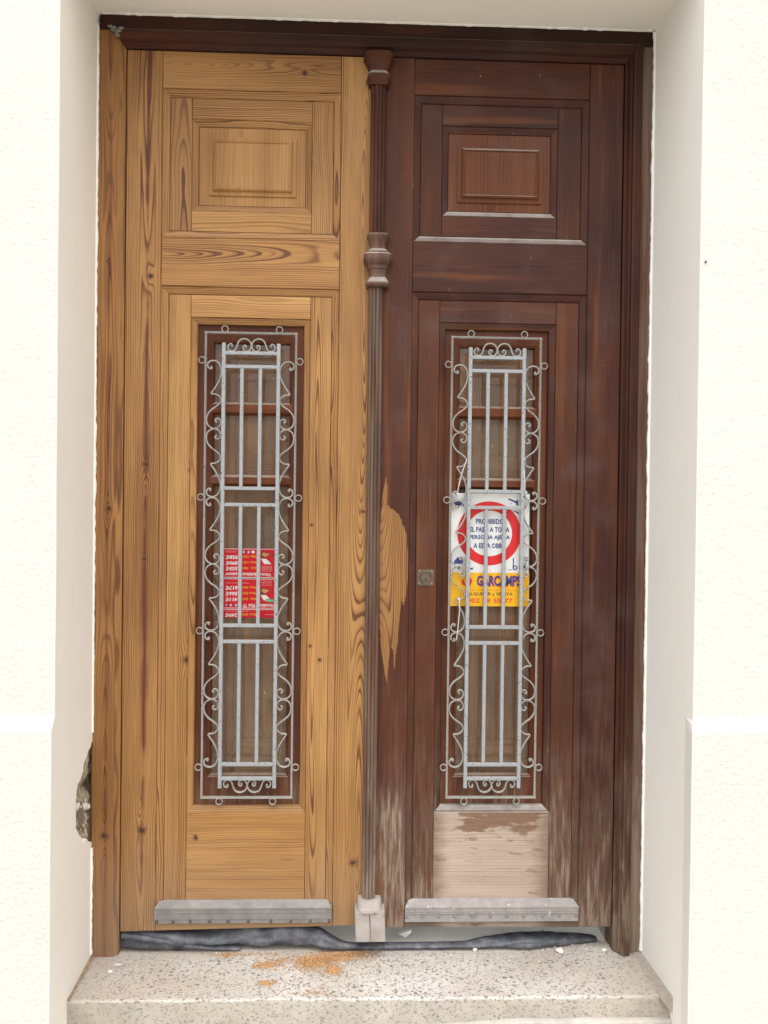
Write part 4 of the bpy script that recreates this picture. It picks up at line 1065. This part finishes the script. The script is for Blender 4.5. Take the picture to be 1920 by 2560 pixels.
letter(sg, 'GARCAMPS', (c5(575)+c5(1130))/2, c5z(1270), c5(1130)-c5(575), 142*ru, e1, ORNG, bold=.06)
letter(sg, 'GARCAMPS', (c5(572)+c5(1122))/2, c5z(1266), c5(1122)-c5(572), 134*ru, e2, NAVY, bold=.035)
letter(sg, 'MAQUINARIA Y HERRAMIENTA PARA LA CONSTRUCCION', (c5(385)+c5(1120))/2, c5z(1386), c5(1120)-c5(385), 17*ru, e1, ORNG)
letter(sg, 'ALQUILER y VENTA', (c5(452)+c5(1026))/2, c5z(1437), c5(1026)-c5(452), 50*ru, e1, INK, bold=.02)
letter(sg, '902 99 55 77', (c5(455)+c5(1028))/2, c5z(1516), c5(1028)-c5(455), 60*ru, e1, ORNG, bold=.03)
v, f = text_mesh('www.garcamps.com', 0, 0, 210*ru, 12*ru, 0)
obj('lettering', [(c5(1205)-z, e1, c5z(1370)+x) for x, _, z in v], f, INK, sg)
# printed machines in the corners and the red mark on the band
def flat(name, parent, polys, y, m):
    d = ([], [])
    for p in polys:
        pts = [(c5(a), c5z(b)) for a, b in p]; tri = tessellate_polygon([[Vector((a, b, 0)) for a, b in pts]])
        add(d, ([(a, y, b) for a, b in pts], [tuple(t) for t in tri]))
    return obj(name, d[0], d[1], m, parent)
def circ(cx, cy, r, n=14): return [(cx+r*math.cos(2*math.pi*i/n), cy+r*math.sin(2*math.pi*i/n)) for i in range(n)]
flat('machine_print', sg, [[(285, 262), (345, 258), (380, 300), (372, 330), (300, 325), (282, 300)], circ(318, 338, 26), [(372, 262), (420, 262), (420, 268), (372, 268)], circ(395, 322, 12)], e1, NAVY)
flat('wheel_print', sg, [circ(318, 338, 14)], e2, WHITEP)
flat('machine_print', sg, [[(960, 228), (1052, 262), (1075, 240), (1082, 262), (1080, 320), (1055, 318), (1050, 290), (955, 245)], [(1150, 348), (1170, 320), (1185, 350)], [(990, 285), (996, 285), (994, 305), (988, 305)], [(1010, 380), (1085, 400), (1090, 430)]], e1, NAVY)
flat('machine_print', sg, [[(288, 1060), (290, 1020), (330, 975), (380, 975), (400, 1010), (392, 1055)], [(330, 1110), (360, 1070), (375, 1090), (345, 1130)], [(450, 1090), (515, 1110), (538, 1095), (520, 1128), (470, 1122)]], e1, NAVY)
flat('machine_print', sg, [[(1022, 975), (1036, 975), (1036, 1110), (1022, 1110)], [(958, 1125), (1022, 1122), (1022, 1130), (958, 1130)], circ(1050, 1100, 30), [(1120, 960), (1190, 960), (1190, 1060), (1182, 1060), (1182, 968), (1120, 968)], [(1100, 1080), (1190, 1050), (1195, 1100), (1100, 1110)], circ(1180, 1110, 22)], e1, NAVY)
flat('wheel_print', sg, [circ(1050, 1100, 15), circ(1180, 1110, 10)], e2, WHITEP)
flat('red_mark', sg, [[(385, 1250), (415, 1262), (425, 1300), (455, 1325), (470, 1290), (440, 1270), (460, 1215), (500, 1240), (520, 1262), (500, 1320), (470, 1350), (430, 1335), (385, 1310)]], e1, REDP)
# cable ties holding the sign
def tube(path, r, n=6):
    v = []; f = []
    for i, p in enumerate(path):
        p = Vector(p); a = Vector(path[max(0, i-1)]); b = Vector(path[min(len(path)-1, i+1)]); d = (b-a).normalized()
        s = d.cross(Vector((0, 1, 0)));
        if s.length < .1: s = Vector((1, 0, 0))
        s.normalize(); u = s.cross(d)
        for k in range(n):
            q = 2*math.pi*k/n; v.append(p+s*r*math.cos(q)+u*r*math.sin(q))
    for i in range(len(path)-1):
        for k in range(n): f.append((i*n+k, i*n+(k+1) % n, (i+1)*n+(k+1) % n, (i+1)*n+k))
    return v, f
def tie(label, pts, head):
    d = ([], []); add(d, tube(spline(pts, 5), .0013))
    o = obj('cable_tie', d[0], d[1], TIE); tag(o, label, 'cable tie', 'white cable ties holding the sign')
    obj('tie_head', *boxvf(head[0]-.003, head[0]+.003, head[1]-.002, head[1]+.002, head[2]-.0025, head[2]+.0025), TIE, o)
tie('white cable tie looped from the scroll to the upper left corner of the sign', [(.2600, .018, .0290), (.2615, .004, .0310), (.2660, .000, .060), (.2735, .000, .088), (.2845, .002, .1190), (.2850, .012, .1170), (.2760, .014, .088), (.2680, .016, .055), (.2615, .0185, .0300)], (.2622, .0, .0300))
tie('white cable tie looped from the scroll to the upper right corner of the sign', [(.4420, .018, .0330), (.4415, .003, .0350), (.4400, -.001, .070), (.4375, .000, .098), (.4400, .002, .1250), (.4435, .012, .1210), (.4425, .014, .080), (.4440, .017, .0360)], (.4432, -.001, .0360))
tie('white cable tie with a long loose tail at the lower left corner of the sign', [(.2640, .018, -.2475), (.2650, .000, -.2455), (.2690, -.003, -.2500), (.2705, -.004, -.2750), (.2680, -.004, -.3050), (.2655, -.004, -.3350), (.2625, -.004, -.3570)], (.2685, -.002, -.2480))

# ------------------------------------------------------------------ red price flyer stuck in the left window
YFL = .0385
fl = empty('price_flyer', (deep(-.284, YFL), YFL, deep(-.302, YFL)), 'red furniture price flyer hanging upside down behind the left grille', 'flyer')
f5 = lambda X: deep(-.3491+(X-462)*(.1293/623), YFL)
f5z = lambda Y: deep(-.1200-(Y-862)*(.1820/868), YFL)
def fquad(name, xa_, xb_, ya, yb_, y, m): return obj(name, *boxvf(f5(xa_), f5(xb_), y, y+.0004, f5z(yb_), f5z(ya)), m, fl)
fquad('sheet', 455, 1100, 862, 1730, YFL, FRED)
q1, q2 = YFL-.0003, YFL-.0006
for a_, b_ in ((866, 872), (1222, 1229), (1240, 1247), (1606, 1612), (1624, 1630)): fquad('rule', 458, 1097, a_, b_, q1-.0002, FWHITE)
fquad('rule', 458, 1097, 1230, 1239, q1-.0002, INK)
def ft(s_, xa_, xb_, ya, yb_, m, **k):
    letter(fl, s_, (f5(xa_)+f5(xb_))/2, (f5z(ya)+f5z(yb_))/2, abs(f5(xb_)-f5(xa_)), abs(f5z(ya)-f5z(yb_)), q1, m, rot180=True, **k)
for s_, ya, yb_ in (('958€', 948, 1000), ('890€', 1022, 1072), ('555€', 1092, 1142), ('617€', 1332, 1384), ('566€', 1405, 1457), ('411€', 1478, 1528), ('249€', 1675, 1724)):
    ft(s_, 474, 628, ya, yb_, FWHITE, bold=.03, shear=.15)
for s_, ya, yb_ in (('150cm 1276€', 948, 982), ('135cm 1187€', 1022, 1052), ('90cm  740€', 1092, 1124), ('150cm 950€', 1336, 1368), ('135cm 820€', 1408, 1440), ('90cm  560€', 1480, 1512), ('90cm 356€', 1675, 1708)):
    ft(s_, 668, 885, ya, yb_, FYEL, bold=.02, shear=.1)
ft('Visco', 930, 1045, 1170, 1212, FWHITE, bold=.02, shear=.15); ft('elástico Luxor', 466, 925, 1166, 1212, FWHITE, bold=.02, shear=.15)
ft('Viscoelástico Mod. T9', 700, 1092, 1555, 1602, FWHITE, bold=.02, shear=.15)
for ya in (893, 905): ft('Disponible en todas las medidas', 480, 606, ya, ya+9, FWHITE)
for ya in (1290, 1642): ft('Disponible en todas las medidas', 480, 765, ya, ya+12, FWHITE)
for ya in (1078, 1090, 1102, 1114, 1126, 1140, 1262, 1280, 1300, 1320): ft('Tejido stretch transpirable', 930, 1060, ya, ya+9, FWHITE)
ft('Canapé no incluido', 975, 1085, 1682, 1696, FWHITE)
for cx, cy, m in ((655, 906, FBROWN), (700, 906, FBLUE), (762, 908, FBLUE), (820, 906, FGREY), (488, 1572, FBROWN), (545, 1574, FBLUE), (610, 1574, FBLUE), (655, 1574, FGREY)):
    n = 16; v = [(f5(cx+19*math.cos(2*math.pi*i/n)), q1, f5z(cy+19*math.sin(2*math.pi*i/n))) for i in range(n)]; obj('badge', v, [tuple(range(n))], m, fl)
    v = [(f5(cx+9*math.cos(2*math.pi*i/n)), q2, f5z(cy+11*math.sin(2*math.pi*i/n))) for i in range(n)]; obj('badge', v, [tuple(range(n))], FGREY, fl)
for dy in (0, 455):
    for nm, m, y, P in (('bed_print', FBROWN, q1, [(905, 940), (940, 893), (1045, 930), (975, 985), (925, 975)]), ('bed_print', FTAN, q2, [(925, 940), (948, 908), (1028, 932), (972, 970)]), ('mattress_print', FGREY, q1, [(918, 990), (985, 990), (1052, 1056), (960, 1056)])):
        obj(nm, [(f5(a), y, f5z(b+dy)) for a, b in P], [tuple(range(len(P)))], m, fl)
fquad('green_tab', 985, 1092, 1494, 1532, q2-.0004, FGREEN)
letter(fl, 'canapé', (f5(995)+f5(1085))/2, f5z(1513), f5(1085)-f5(995), .0045, q2-.0007, FWHITE, rot180=True)
fquad('dark_tab', 1062, 1092, 930, 950, q2, INK)

# ------------------------------------------------------------------ rolled black plastic along the threshold
def tarp():
    # (x, y centre, z centre, half depth, half height)
    K = [(-.612, .058, -1.163, .030, .024), (-.585, .055, -1.160, .032, .027), (-.52, .055, -1.162, .036, .026), (-.42, .055, -1.164, .038, .025), (-.33, .056, -1.162, .040, .026), (-.25, .057, -1.160, .040, .028), (-.18, .055, -1.158, .038, .031),
         (-.12, .048, -1.163, .034, .026), (-.06, .036, -1.173, .024, .0155), (-.01, .027, -1.1795, .013, .0085), (.08, .026, -1.1800, .0115, .0082), (.20, .026, -1.1800, .0115, .0082), (.30, .027, -1.179, .013, .009), (.36, .036, -1.177, .022, .011),
         (.42, .045, -1.176, .031, .012), (.50, .050, -1.176, .032, .012), (.57, .053, -1.177, .024, .011), (.62, .055, -1.1785, .016, .0095), (.655, .055, -1.180, .012, .008), (.664, .055, -1.181, .006, .004)]
    P = spline([tuple(k) for k in K], 8); n = 20; v = []; f = []
    for i, (x, y, z, a, b) in enumerate(P):
        for j in range(n):
            t = 2*math.pi*j/n
            fold = 1+min(1, b/.02)*(.20*math.sin(2.5*t+x*11+2*mn.noise(Vector((x*5, 0, 0))))+.16*abs(math.sin(4.2*t-x*23)))+.16*mn.noise(Vector((x*14, t*.9, 1)))+.09*mn.noise(Vector((x*60, t*2, 4)))-.06
            yy = y-.012-a*math.cos(t)*fold; zz = max(-1.1885, z+b*math.sin(t)*fold)
            v.append((x+.004*mn.noise(Vector((x*20, t, 9))), yy, zz))
    for i in range(len(P)-1):
        for j in range(n): f.append((i*n+j, i*n+(j+1) % n, (i+1)*n+(j+1) % n, (i+1)*n+j))
    f += [tuple(range(n)), tuple(range((len(P)-1)*n, len(P)*n))[::-1]]
    o = obj('plastic_sheet', v, f, TARP, smooth=True)
    tag(o, 'dusty black plastic sheet rolled up along the gap under both door leaves', 'plastic sheet')
    # loose flap lying over the roll at the left end and the long crease
    fp = [(-.610, .004, -1.1450), (-.56, .000, -1.1500), (-.50, -.001, -1.1580), (-.44, .000, -1.1690), (-.38, .004, -1.1780), (-.30, .008, -1.1840)]
    Q = spline(fp, 6); v = []; f = []
    for i, (x, y, z) in enumerate(Q):
        w = .010*(1-.5*i/len(Q))
        for k in range(7):
            t = math.pi*k/6; v.append((x, y+.010-.012*math.sin(t), z+w*math.cos(t)+.0012*mn.noise(Vector((x*50, k, 0)))))
    for i in range(len(Q)-1):
        for k in range(6): f.append((i*7+k, i*7+k+1, (i+1)*7+k+1, (i+1)*7+k))
    obj('fold', v, f, TARP, o, smooth=True)
tarp()

# ------------------------------------------------------------------ debris on the step
def chunk(label, x, y, r, seed, cat='plaster fragment', group=None):
    v, f = lump((x, y, -1.1885+r[2]*.75), r, seed, 8, 6, .5)
    v = [(a, b, max(c, -1.1888)) for a, b, c in v]
    o = obj('plaster_fragment', v, f, CHALK); tag(o, label, cat, group)
v, f = poly_prism([(-.0180, -.001), (-.004, .010), (.0175, .024), (.0150, .010), (.010, -.001), (.004, -.012), (-.003, -.014), (-.0065, -.006), (-.010, -.003)], -.004, .005)
v = [(a+.1400+.002*mn.noise(Vector((a*200, b*99, c*200))), .052+b*1.2+c*-.30, -1.1690+c*.70) for a, b, c in v]
tag(obj('plaster_fragment', v, f, simple('plaster_fragment_light_lift', (.86, .84, .80), .9, .1, var=.06)), 'largest jagged white plaster fragment standing in the gap right of the foot block', 'plaster fragment', 'plaster fragments on the step')  # lighter than the other fragments: colour lifted to offset shade in the gap
GP = 'plaster fragments on the step'
chunk('flat pale plaster fragment below the right end of the plastic sheet', .551, -.006, (.009, .010, .006), 3, group=GP)
chunk('small square white chip against the middle of the plastic sheet edge', .324, .002, (.006, .004, .005), 5, group=GP)
chunk('tiny white chip on the far left of the terrazzo near the jamb', -.6125, -.0794, (.007, .004, .003), 8, group=GP)
chunk('thin white sliver behind the tiny chip near the left jamb', -.6040, -.048, (.010, .003, .002), 9, group=GP)
chunk('left one of two pebbles in the shade under the right leaf', .471, .099, (.004, .004, .004), 11, cat='pebble', group='pebbles under the right leaf')
chunk('right one of two pebbles in the shade under the right leaf', .5306, .0983, (.005, .004, .004), 12, cat='pebble', group='pebbles under the right leaf')
chunk('white flake at the foot of the right jamb', .672, .000, (.007, .004, .003), 14, group=GP)
rs = random.Random(11); d_ = ([], [])
for i in range(150):
    if i < 70: x, y = rs.uniform(.50, .70), rs.uniform(.005, .05)
    elif i < 110: x, y = rs.uniform(-.66, .74), rs.uniform(-.17, .02)
    else: x, y = rs.uniform(.0, .66), rs.uniform(.07, .14)
    r = rs.uniform(.0006, .0022); add(d_, lump((x, y, -1.1885+r*.6), (r*1.3, r, r*.8), i, 5, 3, .4))
tag(obj('plaster_crumbs', *d_, CHALK), 'fine white plaster crumbs scattered over the terrazzo', 'crumbs', kind='stuff')
# sawdust curls
piles = [(-.085, -.035, .055, .022, 900), (-.020, -.012, .060, .016, 800), (-.115, -.050, .030, .022, 500), (-.050, -.078, .018, .013, 260), (-.215, -.050, .026, .015, 260), (-.245, -.060, .02, .008, 60), (-.215, -.128, .020, .008, 160),
         (-.095, -.165, .035, .008, 60), (-.300, -.005, .09, .006, 180), (-.18, -.03, .05, .02, 120), (.05, -.03, .06, .03, 50), (-.05, -.10, .10, .04, 120), (-.33, -.010, .02, .010, 60)]
v = []; f = []
for cx, cy, sx, sy, n in piles:
    n = int(n*1.0)
    for i in range(n):
        x = cx+rs.gauss(0, 1)*sx*.62; y = cy+rs.gauss(0, 1)*sy*.72
        if y > .012: y = .012-rs.random()*.01
        h = max(0, 1-((x-cx)/sx)**2-((y-cy)/sy)**2)*.004*(n > 350)
        L = rs.uniform(.0018, .0065); w = rs.uniform(.0004, .0011); a = rs.uniform(0, 6.28); b = rs.uniform(-.5, .5)
        z = -1.1884+rs.random()*(h+.0008)
        dx, dy = math.cos(a), math.sin(a); k = len(v)
        for t, lift in ((-.5, 0), (0, .25*L), (.5, 0)):
            v += [(x+dx*L*t-dy*w, y+dy*L*t+dx*w, z+lift+.3*w*b), (x+dx*L*t+dy*w, y+dy*L*t-dx*w, z+lift-.3*w*b+.0002)]
        f += [(k, k+1, k+3, k+2), (k+2, k+3, k+5, k+4)]
tag(obj('sawdust', v, f, SAW), 'orange-brown sawdust shavings in loose heaps below the foot block', 'sawdust', kind='stuff')
obj('fixing_hole', *ball((.036, -.045, 1.2612), .003, .004, .002), BLACK, facade)
d_ = ([], [])
for i, (x, z, a, b) in enumerate([(-.640, 1.2085, .010, .006), (-.629, 1.203, .009, .007), (-.622, 1.210, .008, .004), (-.631, 1.194, .006, .005), (-.648, 1.2145, .008, .003)]):
    add(d_, lump((x, -.0245, z), (a, .004, b), i+70, 10, 7, .5))
obj('mortar_smear', d_[0], d_[1], simple('old_mortar', (.20, .185, .155), .95, .1, var=.25, scale=120., bmp=.002), frame, smooth=True)
